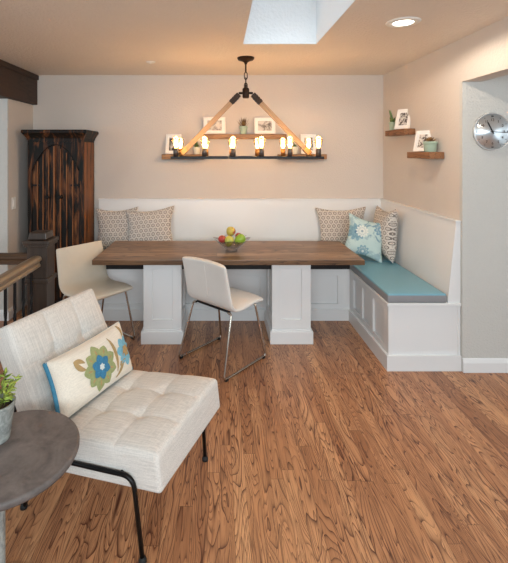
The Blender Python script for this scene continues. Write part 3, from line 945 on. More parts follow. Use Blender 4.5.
def picture(label, w_, h_, loc, rotz, tilt, seed, pw=0.62, ph=0.62, dark=(60, 54, 50), light=(214, 208, 200), sc=22, lo=0.44, hi=0.56, fw=0.018):
    """frame faces local -y; stands on its bottom edge at z=0 and leans back"""
    o = thing('picture_frame', label, 'picture frame', (loc[0], loc[1], loc[2] + 0.021 * math.sin(tilt) + 0.0008), 0, 'white picture frames', rot=(-tilt, 0, rotz))
    mb = MB()
    mb.box(-w_ / 2, -w_ / 2 + fw, 0, 0.018, 0, h_, 0.002); mb.box(w_ / 2 - fw, w_ / 2, 0, 0.018, 0, h_, 0.002)
    mb.box(-w_ / 2 + fw, w_ / 2 - fw, 0, 0.018, 0, fw, 0.002); mb.box(-w_ / 2 + fw, w_ / 2 - fw, 0, 0.018, h_ - fw, h_, 0.002)
    mb.build('frame', M['frame_white'], o)
    MB().box(-w_ / 2 + fw - 0.001, w_ / 2 - fw + 0.001, 0.008, 0.011, fw - 0.001, h_ - fw + 0.001).build('mat_board', M['mat_board'], o)
    a, c = w_ * pw / 2, h_ * ph / 2
    MB().box(-a, a, 0.0065, 0.0085, h_ / 2 - c, h_ / 2 + c).build('print', photo_print('print_%d' % seed, seed, dark, light, sc, lo, hi), o)
    MB().box(-w_ / 2 + 0.004, w_ / 2 - 0.004, 0.0175, 0.021, 0.004, h_ - 0.004).build('backing', M['frame_back'], o)
    return o
YS = 4.345
def bx_(px): return (px - 220.0) / 94.2
picture('white portrait picture frame on the left low shelf', 0.165, 0.215, (bx_(173), YS, ZL), rad(-4), rad(12), 1, 0.55, 0.66, lo=0.40, hi=0.6)
picture('white landscape picture frame at the left of the middle shelf', 0.235, 0.185, (bx_(214.6), YS, ZU), rad(3), rad(12), 2, 0.66, 0.6, dark=(92, 84, 78), lo=0.3, hi=0.6)
picture('white landscape picture frame at the right of the middle shelf', 0.222, 0.178, (bx_(265), YS, ZU), rad(-2), rad(12), 3, 0.66, 0.6, dark=(96, 88, 84), lo=0.3, hi=0.6)
picture('white portrait picture frame on the right low shelf', 0.165, 0.215, (bx_(309), YS, ZL), rad(-3), rad(12), 4, 0.55, 0.66, lo=0.40, hi=0.6)
# the two on the right wall turn towards the room
picture('white portrait picture frame on the higher right wall shelf', 0.150, 0.198, (1.700, 3.85, Z1), rad(-58), rad(17), 5, 0.56, 0.62, sc=45, dark=(70, 58, 52), fw=0.02)
picture('white portrait picture frame on the lower right wall shelf', 0.140, 0.185, (1.694, 3.46, Z2), rad(-56), rad(17), 6, 0.56, 0.62, sc=45, dark=(74, 62, 56), fw=0.02)

def leaf_blade(mb, base, direc, L_, wid, thick=0.2, bend=0.3, up=Vector((0, 0, 1)), n=5):
    d = Vector(direc).normalized()
    side = d.cross(up)
    if side.length < 1e-3: side = Vector((1, 0, 0))
    side.normalize(); nr = side.cross(d).normalized()
    pts = []
    for k in range(n + 1):
        t_ = k / n
        c = Vector(base) + d * L_ * t_ - nr * (bend * L_ * t_ * t_)
        w_ = wid * math.sin(PI * (0.12 + 0.86 * t_) ** 0.8) if t_ < 1 else 0.0005
        pts.append((c, max(0.0005, w_), wid * thick * (1 - t_ * 0.8)))
    rows = []
    for c, w_, th in pts:
        rows.append([mb.bm.verts.new(c - side * w_ / 2), mb.bm.verts.new(c - nr * th), mb.bm.verts.new(c + side * w_ / 2), mb.bm.verts.new(c + nr * th * 0.3)])
    for a, b_ in zip(rows[:-1], rows[1:]):
        for k in range(4): mb._face([a[k], a[(k + 1) % 4], b_[(k + 1) % 4], b_[k]], True)
    mb._face(rows[0]); mb._face(rows[-1])

def pot_plant(name, label, loc, r, h_, potmat, leafkind, taper=0.8, rim=True, seed=0, leafmat_='succulent', tall=1.0, group='potted succulents'):
    o = thing(name, label, 'plant', loc, 0, group)
    rnd = random.Random(seed)
    rb = r * taper
    prof = [(0, 0), (rb * 0.92, 0), (rb, 0.004), (r * 0.96, h_ * 0.72)]
    if rim: prof += [(r * 0.97, h_ * 0.74), (r * 1.06, h_ * 0.75), (r * 1.07, h_ * 0.99), (r * 1.03, h_)]
    else: prof += [(r, h_ * 0.98), (r * 0.985, h_)]
    prof += [(r * 0.92, h_), (r * 0.88, h_ * 0.86), (0, h_ * 0.86)]
    pot = MB().lathe(prof, 28).build('pot', potmat, o)
    MB().lathe([(0, h_ * 0.90), (r * 0.5, h_ * 0.895), (r * 0.89, h_ * 0.88), (0, h_ * 0.865)], 20).build('soil', M['soil'], o)
    fb = MB()
    z0 = h_ * 0.88
    if leafkind == 'rosette':
        for ring, (nn, el, LL) in enumerate(((9, 0.35, 1.0), (8, 0.7, 0.85), (6, 1.05, 0.7), (3, 1.35, 0.5))):
            for k in range(nn):
                a = 2 * PI * (k + ring * 0.5) / nn + rnd.random() * 0.3
                leaf_blade(fb, (0, 0, z0 + ring * 0.004), (math.cos(a) * math.cos(el), math.sin(a) * math.cos(el), math.sin(el)), r * 1.15 * LL, r * 0.42, 0.25, -0.25)
    elif leafkind == 'spiky':
        for k in range(22):
            a = rnd.random() * 2 * PI; el = 0.5 + rnd.random() * 0.9
            leaf_blade(fb, (rnd.uniform(-.3, .3) * r, rnd.uniform(-.3, .3) * r, z0), (math.cos(a) * math.cos(el), math.sin(a) * math.cos(el), math.sin(el)), r * rnd.uniform(1.0, 2.0) * tall, r * 0.34, 0.2, -0.15)
    elif leafkind == 'cactus':
        for (dx, dy, hh, rr, lean) in ((-0.1, 0, 3.9, 0.32, -0.9), (0.25, 0.1, 1.6, 0.38, 0.4), (0.0, -0.3, 1.0, 0.32, -0.1), (-0.3, .3, 1.5, 0.26, -0.3)):
            P = [(dx * r + lean * r * s_ * s_, dy * r, z0 - 0.004 + hh * r * s_) for s_ in (0, .2, .4, .6, .8, .95, 1.0)]
            fb.tube(P, [rr * r * q for q in (0.8, 1.0, 1.05, 1.0, .85, .5, .12)], 9)
            for s_ in range(14):
                tt = s_ / 14; a = rnd.random() * 2 * PI
                c = (dx * r + lean * r * tt * tt, dy * r, z0 + hh * r * tt)
                leaf_blade(fb, c, (math.cos(a) * .8, math.sin(a) * .8, .7), r * 0.6, r * 0.22, 0.3, -0.1)
    fb.build('foliage', M[leafmat_], o)
    return o
pot_plant('potted_succulent', 'pale pot with a tall reddish succulent in the centre of the middle shelf', (bx_(243.5), 4.37, ZU), 0.042, 0.085, M['celadon'], 'spiky', 0.75, True, 3, 'redleaf', 1.45)
pot_plant('potted_succulent', 'small white pot with a low green plant on the left low shelf', (bx_(196.5), 4.37, ZL), 0.040, 0.075, M['whitepot'], 'spiky', 0.72, False, 4)
pot_plant('potted_succulent', 'small white pot beside the frame on the right low shelf', (bx_(295), 4.37, ZL), 0.036, 0.08, M['whitepot'], 'rosette', 0.8, False, 5)
pot_plant('potted_cactus', 'small celadon pot with a leaning cactus on the higher right wall shelf', (1.718, 4.08, Z1), 0.034, 0.085, M['celadon'], 'cactus', 0.85, True, 6)
pot_plant('potted_succulent', 'wide celadon pot with a reddish rosette on the lower right wall shelf', (1.700, 3.315, Z2), 0.050, 0.085, M['celadon'], 'rosette', 0.9, True, 7, 'redleaf')

# ------------------------------------------------------------------ wall clock
CX, CZ, CR = (494.5 - 220) / 139.2, 1.6 + (152 - 131.5) / 139.2, 0.137
t = thing('wall_clock', 'round brushed silver wall clock on the grey hall wall', 'clock', (CX, 2.985, CZ), 0, rot=(PI / 2, 0, 0))   # local z points to the room
M['clockrim'] = plain('satin_silver_rim', (214, 214, 212), 0.4, 0.6, var=0.02)
MB().lathe([(0, 0), (CR * 0.93, 0), (CR, 0.006), (CR, 0.020), (CR * 0.985, 0.024), (CR * 0.955, 0.022), (CR * 0.95, 0.016), (0, 0.016)], 56).build('case', M['clockrim'], t)
n = NT('brushed_radial_metal')
xx, yy_, zz_ = n.sep(n.coord())
th = n.math('ARCTAN2', yy_, xx)
tn = n.node('ShaderNodeTangent', direction_type='RADIAL', axis='Z')
n.t.links.new(tn.outputs[0], n.b.inputs['Tangent'])
rr_ = n.noise(n.comb(0, 0, 0), 400, 3)
n.b.inputs['Anisotropic Rotation'].default_value = 0.25
n.set(color=lin((226, 230, 232)), metal=0.9, rough=0.32, aniso=0.85)
M['dial'] = n.m
MB().lathe([(0, 0.0175), (CR * 0.95, 0.0175), (CR * 0.95, 0.0162), (0, 0.0162)], 56).build('dial', M['dial'], t)
for k in range(12):
    a = PI / 2 - k * PI / 6
    mk = MB(); Mx = Matrix.Rotation(a, 4, 'Z')
    if k % 3 == 0: mk.box(CR * 0.80, CR * 0.845, -0.008, 0.008, 0.0178, 0.019, 0, M=Mx)
    else: mk.box(CR * 0.81, CR * 0.835, -0.003, 0.003, 0.0178, 0.019, 0, M=Mx)
    mk.build('hour_mark', M['black_metal'], t)
for k in range(1, 13):
    cu = bpy.data.curves.new('numeral', 'FONT'); cu.body = str(k); cu.size = 0.026; cu.align_x = 'CENTER'; cu.align_y = 'CENTER'; cu.extrude = 0.0006
    tmp = bpy.data.objects.new('numeral', cu); COL.objects.link(tmp)
    dg = bpy.context.evaluated_depsgraph_get()
    me = bpy.data.meshes.new_from_object(tmp.evaluated_get(dg))
    bpy.data.objects.remove(tmp)
    me.materials.clear(); me.materials.append(M['socket_dark'])
    o = bpy.data.objects.new('numeral', me); COL.objects.link(o); o.parent = t
    a = PI / 2 - k * PI / 6
    o.location = (CR * 0.62 * math.cos(a), CR * 0.62 * math.sin(a), 0.0182)
def hand(name, ang, L_, w_, z, mat):
    mb = MB(); mb.prism([(-0.018, -w_, z), (L_ * .9, -w_, z), (L_, 0, z), (L_ * .9, w_, z), (-0.018, w_, z)], (0, 0, 0.0015), Matrix.Rotation(ang, 4, 'Z'))
    mb.build(name, mat, t)
hand('hour_hand', PI / 2 + rad(27), CR * 0.58, 0.0036, 0.0195, M['black_metal'])
hand('minute_hand', rad(-4), CR * 0.82, 0.0024, 0.0212, M['socket_dark'])
MB().lathe([(0, 0.017), (0.006, 0.017), (0.006, 0.024), (0, 0.025)], 16).build('hub', M['black_metal'], t)

# ------------------------------------------------------------------ armoire
AX0, AX1, AY0, AY1 = -1.905, -1.355, 4.06, 4.42
acx = (AX0 + AX1) / 2
AH = 1.82
t = thing('armoire', 'tall distressed dark wood wardrobe with arched doors in the left corner', 'wardrobe', (acx, AY0, 0))
hw = (AX1 - AX0) / 2; dp = AY1 - AY0
cb = MB()
cb.mi = 0
cb.box(-hw, hw, 0.02, dp, 0.0, AH - 0.09, 0.003)
cb.mi = 1
cb.box(hw - 0.002, hw + 0.004, 0.03, dp - 0.03, 0.10, AH - 0.12, 0.002)
cb.build('body', [M['armoire_black'], M['armoire_side']], t)
ff = MB()
ff.box(-hw, -hw + 0.042, 0.0, 0.022, 0, AH - 0.09, 0.003); ff.box(hw - 0.042, hw, 0.0, 0.022, 0, AH - 0.09, 0.003)
ff.box(-hw + 0.05, hw - 0.05, 0.001, 0.022, 0, 0.12, 0.003)
# arched head of the front: polygon with a pointed arch cut out
zt = AH - 0.09; iw = hw - 0.042
arch = []
for k in range(17):
    u = -1 + 2 * k / 16
    arch.append((u * iw, zt - 0.055 - 0.24 * abs(u) ** 2.2 - 0.02 * abs(u)))
for a, b_ in zip(arch[:-1], arch[1:]):
    ff.prism([(a[0], -0.001, a[1]), (b_[0], -0.001, b_[1]), (b_[0], -0.001, zt), (a[0], -0.001, zt)], (0, 0.022, 0))
ff.build('front_frame', M['armoire'], t)
# bead along the arch
MB().tube([(a, -0.004, b_) for a, b_ in arch], 0.004, 6).build('arch_bead', M['armoire_black'], t)
sc_ = MB()
m_ = 13
for k in range(m_):
    cx = -hw + 0.04 + (2 * hw - 0.08) * (k + 0.5) / m_
    rr = (2 * hw - 0.08) / m_ / 2
    pts = [(cx + rr * math.cos(PI + PI * q / 8), -0.010, zt - 0.02 + 0.8 * rr * math.sin(PI + PI * q / 8)) for q in range(9)] + [(cx + rr, -0.010, zt), (cx - rr, -0.010, zt)]
    sc_.prism(pts, (0, 0.012, 0))
sc_.build('scalloped_valance', M['armoire'], t)
for s in (-1, 1):
    x0, x1 = (-iw, -0.012) if s < 0 else (-0.012, iw)
    d = MB()
    npl = 4
    for k in range(npl):
        a = x0 + (x1 - x0) * k / npl; b_ = x0 + (x1 - x0) * (k + 1) / npl
        d.box(a + 0.001, b_ - 0.001, 0.008 + 0.002 * (k % 2), 0.02, 0.125, zt - 0.045, 0.002)
    do = d.build('door', M['armoire_door'], t)
    rb = MB()
    for k in (1, 2, 3):
        a = x0 + (x1 - x0) * k / npl
        ztop = zt - 0.09 - 0.24 * abs(a / iw) ** 2.2
        rb.box(a - 0.005, a + 0.005, -0.002, 0.01, 0.16, ztop, 0.002)
    rb.build('rib', M['armoire_side'], do)
    kx = -0.012 + s * 0.062
    kb = MB(); kb.lathe([(0, -0.002), (0.024, -0.002), (0.024, 0.003), (0.010, 0.006), (0.009, 0.016), (0.018, 0.024), (0.017, 0.034), (0, 0.038)], 18, Matrix.Translation((kx, 0.008, 1.155)) @ Matrix.Rotation(PI / 2, 4, 'X'))
    kb.build('knob', M['iron'], do)
    for hz_ in (0.30, 1.27):
        hx0 = -iw if s < 0 else iw
        h2 = MB(); h2.box(min(hx0, hx0 - s * 0.085), max(hx0, hx0 - s * 0.085), -0.001, 0.009, hz_ - 0.010, hz_ + 0.010, 0.003)
        h2.tube([(hx0, 0.0, hz_ - 0.022), (hx0, 0.0, hz_ + 0.022)], 0.007, 8)
        h2.build('strap_hinge', M['iron'], do)
MB().box(-0.020, -0.004, -0.010, 0.01, 0.125, zt - 0.07, 0.004).build('centre_strip', M['armoire_side'], t)
cr = MB()
prof = [(0.0, AH - 0.10), (0.006, AH - 0.10), (0.008, AH - 0.085), (0.022, AH - 0.06), (0.040, AH - 0.035), (0.046, AH - 0.03), (0.046, AH - 0.008), (0.040, AH), (0, AH)]
# mitred crown on front and both sides
rings = []
for (o_, z) in prof:
    lx = min(o_, 0.046)
    rings.append([cr.bm.verts.new(p) for p in ((-hw - lx, dp, z), (-hw - lx, -o_, z), (hw + o_, -o_, z), (hw + o_, dp, z))])
for a, b_ in zip(rings[:-1], rings[1:]):
    for k in range(4): cr._face([a[k], a[(k + 1) % 4], b_[(k + 1) % 4], b_[k]])
cr._face(rings[0]); cr._face(rings[-1])
cr.build('crown', M['armoire'], t)

# ------------------------------------------------------------------ newel post and stair rails
NX0, NX1, NY0, NY1 = -1.178, -1.057, 2.50, 2.622
ncx, ncy = (NX0 + NX1) / 2, (NY0 + NY1) / 2
hn = (NX1 - NX0) / 2
t = thing('newel_post', 'square dark wooden newel post with stepped cap beside the stair rail', 'newel post', (ncx, ncy, 0))
MB().box(-hn, hn, -hn, hn, 0, 1.03, 0.003).build('post', M['newel'], t)
c_ = MB(); c_.box(-hn - .010, hn + .010, -hn - .010, hn + .010, 0.798, 0.828, 0.006); c_.build('collar', M['newel'], t)
c_ = MB(); c_.box(-hn - .014, hn + .014, -hn - .014, hn + .014, 1.020, 1.034, 0.004); c_.box(-hn - .020, hn + .020, -hn - .020, hn + .020, 1.034, 1.060, 0.006)
c_.build('cap', M['newel'], t)
c_ = MB(); q = hn - 0.004
c_.hexa([(-q, -q, 1.064), (q, -q, 1.064), (q, q, 1.064), (-q, q, 1.064), (-q + .006, -q + .006, 1.104), (q - .006, -q + .006, 1.104), (q - .006, q - .006, 1.104), (-q + .006, q - .006, 1.104)], 0.004)
c_.build('cap_block', M['newel'], t)
c_ = MB(); c_.box(-hn - .015, hn + .015, -hn - .015, hn + .015, 0, 0.14, 0.005); c_.build('base', M['newel'], t)

railprof = [(-0.024, 0.0), (0.024, 0.0), (0.024, 0.012), (0.018, 0.020), (0.020, 0.030), (0.031, 0.040), (0.031, 0.052), (0.022, 0.063), (0.008, 0.067), (-0.008, 0.067), (-0.022, 0.063), (-0.031, 0.052), (-0.031, 0.040), (-0.020, 0.030), (-0.018, 0.020), (-0.024, 0.012)]
t = thing('stair_railing', 'brown handrail with twisted black iron balusters running towards the camera from the newel post', 'railing', (ncx, NY0, 0))
b = MB(); b.prism([(x, -0.001, 0.902 + z) for x, z in railprof], (0, -1.9, 0)); b.build('handrail', M['rail'], t)
b = MB(); b.box(-0.03, 0.03, -1.9, -0.016, 0, 0.03, 0.004); b.build('shoe_rail', M['rail'], t)
bme = None
for k in range(18):
    yy = -0.072 - 0.0975 * k
    if bme is None:
        mb = MB()
        # square bar with a twisted middle
        zs = [0.03 + (0.904 - 0.03) * q / 60 for q in range(61)]
        rings = []
        for z in zs:
            f = min(1, max(0, (z - 0.15) / 0.62)); a0 = f * PI * 5
            rings.append([mb.bm.verts.new((0.0088 * math.cos(a0 + PI / 4 + q * PI / 2), 0.0088 * math.sin(a0 + PI / 4 + q * PI / 2), z)) for q in range(4)])
        for a, b_ in zip(rings[:-1], rings[1:]):
            for q in range(4): mb._face([a[q], a[(q + 1) % 4], b_[(q + 1) % 4], b_[q]])
        mb._face(rings[0]); mb._face(rings[-1])
        mb.box(-0.013, 0.013, -0.013, 0.013, 0.030, 0.052, 0.003)
        bo = mb.build('baluster', M['iron'], t, (0, yy, 0)); bme = bo
    else:
        bo = bme.copy(); COL.objects.link(bo); bo.location = (0, yy, 0)
t = thing('handrail', 'dark wooden handrail running left from the back of the newel post', 'railing', (NX0, ncy, 0))
b = MB(); b.prism([(-0.001, x, 0.902 + z) for x, z in railprof], (-1.6, 0, 0)); b.build('rail', M['rail_x'], t)
b = MB(); b.box(-1.68, -1.6, -0.04, 0.04, 0, 1.03, 0.003); b.build('end_post', M['newel'], t)

# ------------------------------------------------------------------ armchair
ang = math.atan2(-0.389, 0.921)
t = thing('lounge_chair', 'armless oatmeal linen lounge chair with tufted seat and black tube legs', 'armchair', (-0.125, 1.837, 0), ang)
HWID = 0.296
def tuft(xs, ys, depth, sig, p):
    """dimples on a grid joined by sewn creases"""
    d = 0
    for a in xs:
        for b_ in ys:
            r2 = (p[0] - a) ** 2 + (p[1] - b_) ** 2
            d += depth * math.exp(-r2 / (2 * sig * sig))
    g1 = min(abs(p[0] - a) for a in xs); g2 = min(abs(p[1] - b_) for b_ in ys)
    for g_ in (g1, g2):
        d += 0.0045 * math.exp(-g_ / 0.006) + 0.0025 * math.exp(-(g_ / 0.035) ** 2)
    return d
SL, ST = 0.31, 0.073
txs, tys = (-0.105, 0.10), (-0.095, 0.095)
def seat_fn(p):
    if p.z > 0.02:
        ex = 1 - (p.x / SL) ** 6; ey = 1 - (p.y / HWID) ** 6
        e_ = max(0.0, ex) * max(0.0, ey)
        p.z += 0.026 * e_ ** 0.7 - tuft(txs, tys, 0.013, 0.028, (p.x, p.y)) * min(1, e_ * 3)
    return p
slope = math.atan2(0.07, 0.55)
seatM = Matrix.Translation((0.0, 0, 0.436)) @ Matrix.Rotation(-slope, 4, 'Y') @ Matrix.Translation((-SL, 0, -ST))
so = MB().rbox(SL, HWID, ST, 0.018, (96, 96, 4), None, seat_fn, 4).build('seat_cushion', M['linen'], t); so.matrix_local = seatM
def welt(hx, hy, z, r):
    P = []
    for (sx, sy, a0) in ((1, 1, 0), (-1, 1, PI / 2), (-1, -1, PI), (1, -1, 1.5 * PI)):
        for k in range(5):
            a = a0 + PI / 2 * k / 4
            P.append((sx * (hx - r) + r * math.cos(a), sy * (hy - r) + r * math.sin(a), z))
    return P
MB().tube(welt(SL - 0.004, HWID - 0.004, ST - 0.012, 0.02), 0.0032, 6, closed=True).build('welt', M['linen'], so)
BLn, BTk = 0.28, 0.06
bxs, bys = (-0.04, 0.12), (-0.095, 0.095)
bxs = (-0.10, 0.07)
def back_fn(p):
    if p.z > 0.02:
        e_ = max(0.0, 1 - (p.x / BLn) ** 6) * max(0.0, 1 - (p.y / HWID) ** 6)
        p.z += 0.022 * e_ ** 0.7 - tuft(bxs, bys, 0.012, 0.026, (p.x, p.y)) * min(1, e_ * 3)
    return p
rec = math.atan2(0.225, 0.44)
# local x of the backrest runs up the back, local z faces the sitter
ax_x = Vector((-math.sin(rec), 0, math.cos(rec))); ax_z = Vector((math.cos(rec), 0, math.sin(rec))); ax_y = ax_z.cross(ax_x)
R = Matrix((ax_x, ax_y, ax_z)).transposed().to_4x4()
top = Vector((-0.805, 0, 0.805))
backM = Matrix.Translation(top - ax_x * BLn - ax_z * BTk) @ R
bo = MB().rbox(BLn, HWID, BTk, 0.020, (90, 96, 4), None, back_fn, 4).build('backrest', M['linen'], t); bo.matrix_local = backM
MB().tube(welt(BLn - 0.004, HWID - 0.004, BTk - 0.012, 0.02), 0.0032, 6, closed=True).build('welt', M['linen'], bo)
for s in (-1, 1):
    pts = [(-0.07, s * 0.288, 0.004), (-0.10, s * 0.309, 0.340), (-0.57, s * 0.309, 0.285), (-0.70, s * 0.288, 0.004)]
    MB().tube(fillet(pts, 0.055, 8), 0.0095, 12).build('leg_frame', M['black_metal'], t)
    for xx in (-0.07, -0.70):
        MB().lathe([(0, 0), (0.016, 0), (0.016, 0.010), (0.011, 0.022), (0, 0.022)], 16, center=(xx, s * 0.288, 0)).build('foot', M['rubber'], t)
for xx, zz in ((-0.16, 0.332), (-0.48, 0.296)):
    MB().tube([(xx, -0.309, zz), (xx, 0.309, zz)], 0.008, 10).build('cross_bar', M['black_metal'], t)

# embroidered lumbar pillow leaning on the chair back
PW, PH, PT = 0.50, 0.262, 0.070
pil_label = 'cream lumbar pillow with embroidered blue and green flowers leaning on the lounge chair'
pr_ = thing('throw_pillow', pil_label, 'pillow', (0, 0, 0))
cov = pillow_mesh(PW, PH, PT, 9, 30, 0.05, 0.004).build('cover', M['pillow_cream'], pr_)
MB().tube(rim_pts(PW, PH, 0.05), 0.003, 6, closed=True).build('piping', M['pillow_cream'], pr_)
bp = pillow_mesh(PW + 0.006, PH + 0.004, PT * 0.96, 9, 30, 0.05, 0.003)
bmesh.ops.delete(bp.bm, geom=[v for v in bp.bm.verts if v.co.y < -0.0005], context='VERTS')
for v in bp.bm.verts: v.co += Vector((0, 0.004, -0.002))
bp.build('back_panel', M['blue_velvet'], pr_)
for sgn in (-1, 1):
    eb = MB(); eb.tube([(pillow_xy(sgn, v_ / 10, PW, PH, 0.05)[0], 0.006, pillow_xy(sgn, v_ / 10, PW, PH, 0.05)[1]) for v_ in range(-10, 11)], 0.011, 10)
    eb.build('end_band', M['blue_velvet'], pr_)
def on_pillow(x, z, lift=0.002):
    u = max(-0.999, min(0.999, x / (PW / 2))); v = max(-0.999, min(0.999, (z - PH / 2) / (PH / 2)))
    for _ in range(6):
        u = max(-0.999, min(0.999, x / (PW / 2 * (1 - 0.05 * (1 - v * v)))))
        v = max(-0.999, min(0.999, (z - PH / 2) / (PH / 2 * (1 - 0.05 * (1 - u * u)))))
    d = pillow_f(u, v, PW, PH, PT) + 0.004 * mnoise.noise(Vector((x * 9 + 9, z * 9, -3.0)))
    return Vector((x, -d - lift, z))
def petal(mb, cx, cz, a, r0, r1, wid, lift=0.002, n=8, m=4, curve=0.0):
    rows = []
    for i in range(n + 1):
        t_ = i / n
        rr = r0 + (r1 - r0) * t_
        w_ = wid * (math.sin(PI * min(1, 0.08 + 0.92 * t_) ** 1.3) ** 0.7) if t_ < 1 else wid * 0.12
        aa = a + curve * t_
        row = []
        for j in range(m + 1):
            s = (j / m - 0.5) * w_
            x = cx + rr * math.cos(aa) - s * math.sin(aa); z = cz + rr * math.sin(aa) + s * math.cos(aa)
            row.append(mb.bm.verts.new(on_pillow(x, z, lift + 0.0015 * (1 - (2 * j / m - 1) ** 2))))
        rows.append(row)
    for i in range(n):
        for j in range(m):
            mb._face([rows[i][j], rows[i + 1][j], rows[i + 1][j + 1], rows[i][j + 1]], True)
GREEN = plain('sage_thread', (150, 156, 106), 0.85, var=0.14, scale=70); BLUE = plain('blue_thread', (54, 116, 150), 0.85, var=0.25, scale=120)
TAN = plain('tan_thread', (172, 144, 98), 0.85, var=0.12, scale=80); PALE = plain('pale_thread', (206, 214, 210), 0.85, var=0.1, scale=90)
LBLUE = plain('light_blue_thread', (120, 176, 196), 0.85, var=0.15, scale=90)
def flower(cx, cz, R_, a0=0.0):
    f = MB()
    for k in range(9):
        f.mi = 0
        petal(f, cx, cz, a0 + 2 * PI * k / 9, R_ * 0.15, R_ * (1.02 - 0.06 * (k % 2)), R_ * 0.58, 0.002 + 0.0012 * (k % 2))
        f.mi = 2
        petal(f, cx, cz, a0 + 2 * PI * k / 9, R_ * 0.55, R_ * 0.80, R_ * 0.10, 0.0045)
    f.mi = 1
    for k in range(6): petal(f, cx, cz, a0 + 0.3 + 2 * PI * k / 6, 0.0, R_ * 0.56, R_ * 0.40, 0.0065)
    f.mi = 3
    for k in range(6): petal(f, cx, cz, a0 + 2 * PI * k / 6, 0.0, R_ * 0.16, R_ * 0.12, 0.0105)
    return f.build('embroidered_flower', [GREEN, BLUE, TAN, PALE], pr_)
flower(-0.018, 0.128, 0.102, 0.25)
f = MB(); f.mi = 0
for k in range(7): petal(f, 0.185, 0.125, 0.2 + 2 * PI * k / 7, 0.015, 0.075, 0.046, 0.002)
f.mi = 1
for k in range(6): petal(f, 0.185, 0.125, 2 * PI * k / 6, 0.0, 0.03, 0.022, 0.006)
f.build('embroidered_flower', [LBLUE, TAN], pr_)
f = MB()
petal(f, -0.105, 0.155, 2.75, 0.0, 0.075, 0.026, 0.002, curve=-0.5)
petal(f, -0.10, 0.185, 2.3, 0.0, 0.060, 0.022, 0.002, curve=0.4)
petal(f, 0.085, 0.06, 1.15, 0.0, 0.17, 0.024, 0.002, curve=0.45)
petal(f, 0.07, 0.035, 0.3, 0.0, 0.13, 0.022, 0.002, curve=0.5)
petal(f, 0.20, 0.19, 1.2, 0.0, 0.07, 0.020, 0.002, curve=0.5)
petal(f, 0.11, 0.075, 0.75, 0.0, 0.06, 0.020, 0.002, curve=-0.5)
f.build('embroidered_leaves', TAN, pr_)
# place: pillow local x along chair width (towards far side), local -y faces the sitter
MW = Matrix.Translation((-0.125, 1.837, 0)) @ Matrix.Rotation(ang, 4, 'Z')
px_ax = (MW.to_3x3() @ Vector((0.05, 1, 0.0))).normalized()
lean = rad(21)
fwd = MW.to_3x3() @ Vector((1, -0.05, 0))
pz_ax = (-fwd * math.sin(lean) + Vector((0, 0, 1)) * math.cos(lean)).normalized()
py_ax = pz_ax.cross(px_ax).normalized(); pz_ax = px_ax.cross(py_ax).normalized()
RR = Matrix((px_ax, py_ax, pz_ax)).transposed().to_4x4()
pr_.matrix_world = Matrix.Translation(MW @ Vector((-0.505, -0.005, 0.405))) @ RR

# ------------------------------------------------------------------ side table and plant
SXc, SYc, SR, SZ = -0.742, 1.44, 0.236, 0.55
t = thing('side_table', 'round grey-brown side table beside the lounge chair at lower left', 'side table', (SXc, SYc, 0))
MB().lathe([(0, SZ - 0.028), (SR - 0.014, SZ - 0.028), (SR - 0.003, SZ - 0.024), (SR, SZ - 0.018), (SR, SZ - 0.006), (SR - 0.004, SZ - 0.001), (SR - 0.01, SZ), (0, SZ)], 72).build('tabletop', M['concrete'], t)
MB().lathe([(0, 0), (0.14, 0), (0.14, 0.016), (0.04, 0.028), (0.030, 0.05), (0.030, SZ - 0.04), (0.04, SZ - 0.029), (0, SZ - 0.029)], 40, center=(-0.045, 0, 0)).build('pedestal', M['potgrey'], t)

PX, PY = -0.815, 1.50
t = thing('potted_plant', 'leafy green plant in a weathered grey pot on the round side table', 'plant', (PX, PY, SZ))
pr, ph = 0.062, 0.135
MB().lathe([(0, 0), (pr * 0.66, 0), (pr * 0.70, 0.004), (pr * 0.92, ph * 0.8), (pr, ph * 0.98), (pr * 0.98, ph), (pr * 0.88, ph), (pr * 0.84, ph * 0.88), (0, ph * 0.88)], 36).build('pot', M['potgrey'], t)
MB().lathe([(0, ph * 0.905), (pr * 0.84, ph * 0.89), (0, ph * 0.885)], 24).build('soil', M['soil'], t)
st = MB(); fl = MB()
rnd = random.Random(11)
for k in range(16):
    a = rnd.random() * 2 * PI; sp = rnd.uniform(0.012, 0.070); hh = rnd.uniform(0.045, 0.115)
    b0 = Vector((0.35 * sp * math.cos(a), 0.35 * sp * math.sin(a), ph * 0.88)); b1 = Vector((sp * math.cos(a), sp * math.sin(a), ph * 0.88 + hh))
    mid = (b0 + b1) / 2 + Vector((-0.15 * sp * math.cos(a), -0.15 * sp * math.sin(a), 0))
    st.tube([b0, mid, b1], 0.0018, 5)
    for q in range(9):
        u = 0.35 + 0.65 * q / 8
        c = b0 * (1 - u) + b1 * u
        aa = a + rnd.uniform(-2.0, 2.0); el = rnd.uniform(0.0, 0.9)
        leaf_blade(fl, c, (math.cos(aa) * math.cos(el), math.sin(aa) * math.cos(el), math.sin(el)), rnd.uniform(0.024, 0.038), 0.017, 0.06, 0.25)
    for q in range(3):
        aa = rnd.random() * 2 * PI
        leaf_blade(fl, b1, (math.cos(aa) * .6, math.sin(aa) * .6, .8), rnd.uniform(0.018, 0.026), 0.012, 0.06, 0.2)
st.build('stems', M['stem'], t); fl.build('foliage', M['leaf'], t)

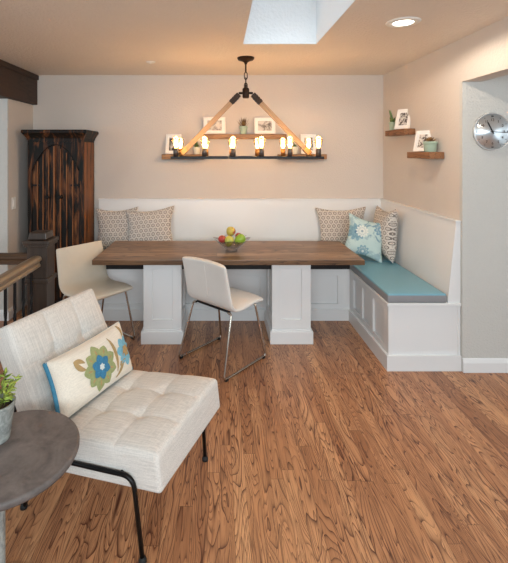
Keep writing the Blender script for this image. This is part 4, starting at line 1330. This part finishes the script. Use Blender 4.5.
# ------------------------------------------------------------------ lights
def light(name, ty, loc, energy, color=(1, 1, 1), rot=(0, 0, 0), **kw):
    d = bpy.data.lights.new(name, ty); d.energy = energy; d.color = color
    for k, v in kw.items(): setattr(d, k, v)
    o = bpy.data.objects.new(name, d); COL.objects.link(o); o.location = loc; o.rotation_euler = rot
    return o
for i, p in enumerate(bulb_pos):
    light('bulb_light', 'POINT', p, 1.45, (1.0, 0.70, 0.44), shadow_soft_size=0.03)
light('recessed_spot', 'SPOT', (1.17, 2.62, CEIL - 0.012), 34, (1.0, 0.86, 0.70), spot_size=rad(172), spot_blend=0.25, shadow_soft_size=0.05)
# daylight from the windows behind and to the right of the viewpoint
light('window_light', 'AREA', (0.2, -1.6, 1.85), 112, (0.80, 0.92, 1.0), (rad(92), 0, 0), shape='RECTANGLE', size=3.2, size_y=0.95)
light('window_light', 'AREA', (4.6, 1.2, 1.5), 20, (0.82, 0.93, 1.0), (rad(90), 0, rad(90)), shape='RECTANGLE', size=2.4, size_y=1.6)
light('window_light', 'AREA', (-4.7, 1.4, 1.5), 34, (0.84, 0.94, 1.0), (rad(90), 0, rad(-90)), shape='RECTANGLE', size=2.6, size_y=1.7)
light('skylight_light', 'AREA', ((SX0 + SX1) / 2, (SY0 + SY1) / 2, ZT + 0.12), 5.5, (0.86, 0.94, 1.0), (0, 0, 0), shape='RECTANGLE', size=0.56, size_y=1.2)

wd = bpy.data.worlds.new('World'); scene.world = wd; wd.use_nodes = True
bg = wd.node_tree.nodes['Background']
bg.inputs[0].default_value = (0.80, 0.91, 1.0, 1); bg.inputs[1].default_value = 0.42

# ------------------------------------------------------------------ camera
cd = bpy.data.cameras.new('Camera'); cam = bpy.data.objects.new('Camera', cd); COL.objects.link(cam)
cam.location = (0, 0, H); cam.rotation_euler = (PI / 2, 0, 0)
cd.sensor_fit = 'HORIZONTAL'; cd.sensor_width = 36.0; cd.lens = 36.0 * 410 / 508
cd.shift_x = (254 - 220) / 508; cd.shift_y = -(281.5 - 152) / 508
cd.clip_start = 0.02
scene.camera = cam
vs = scene.view_settings
vs.view_transform = 'Standard'; vs.look = 'None'; vs.gamma = 1.0; vs.exposure = 0.12
vs.use_curve_mapping = False
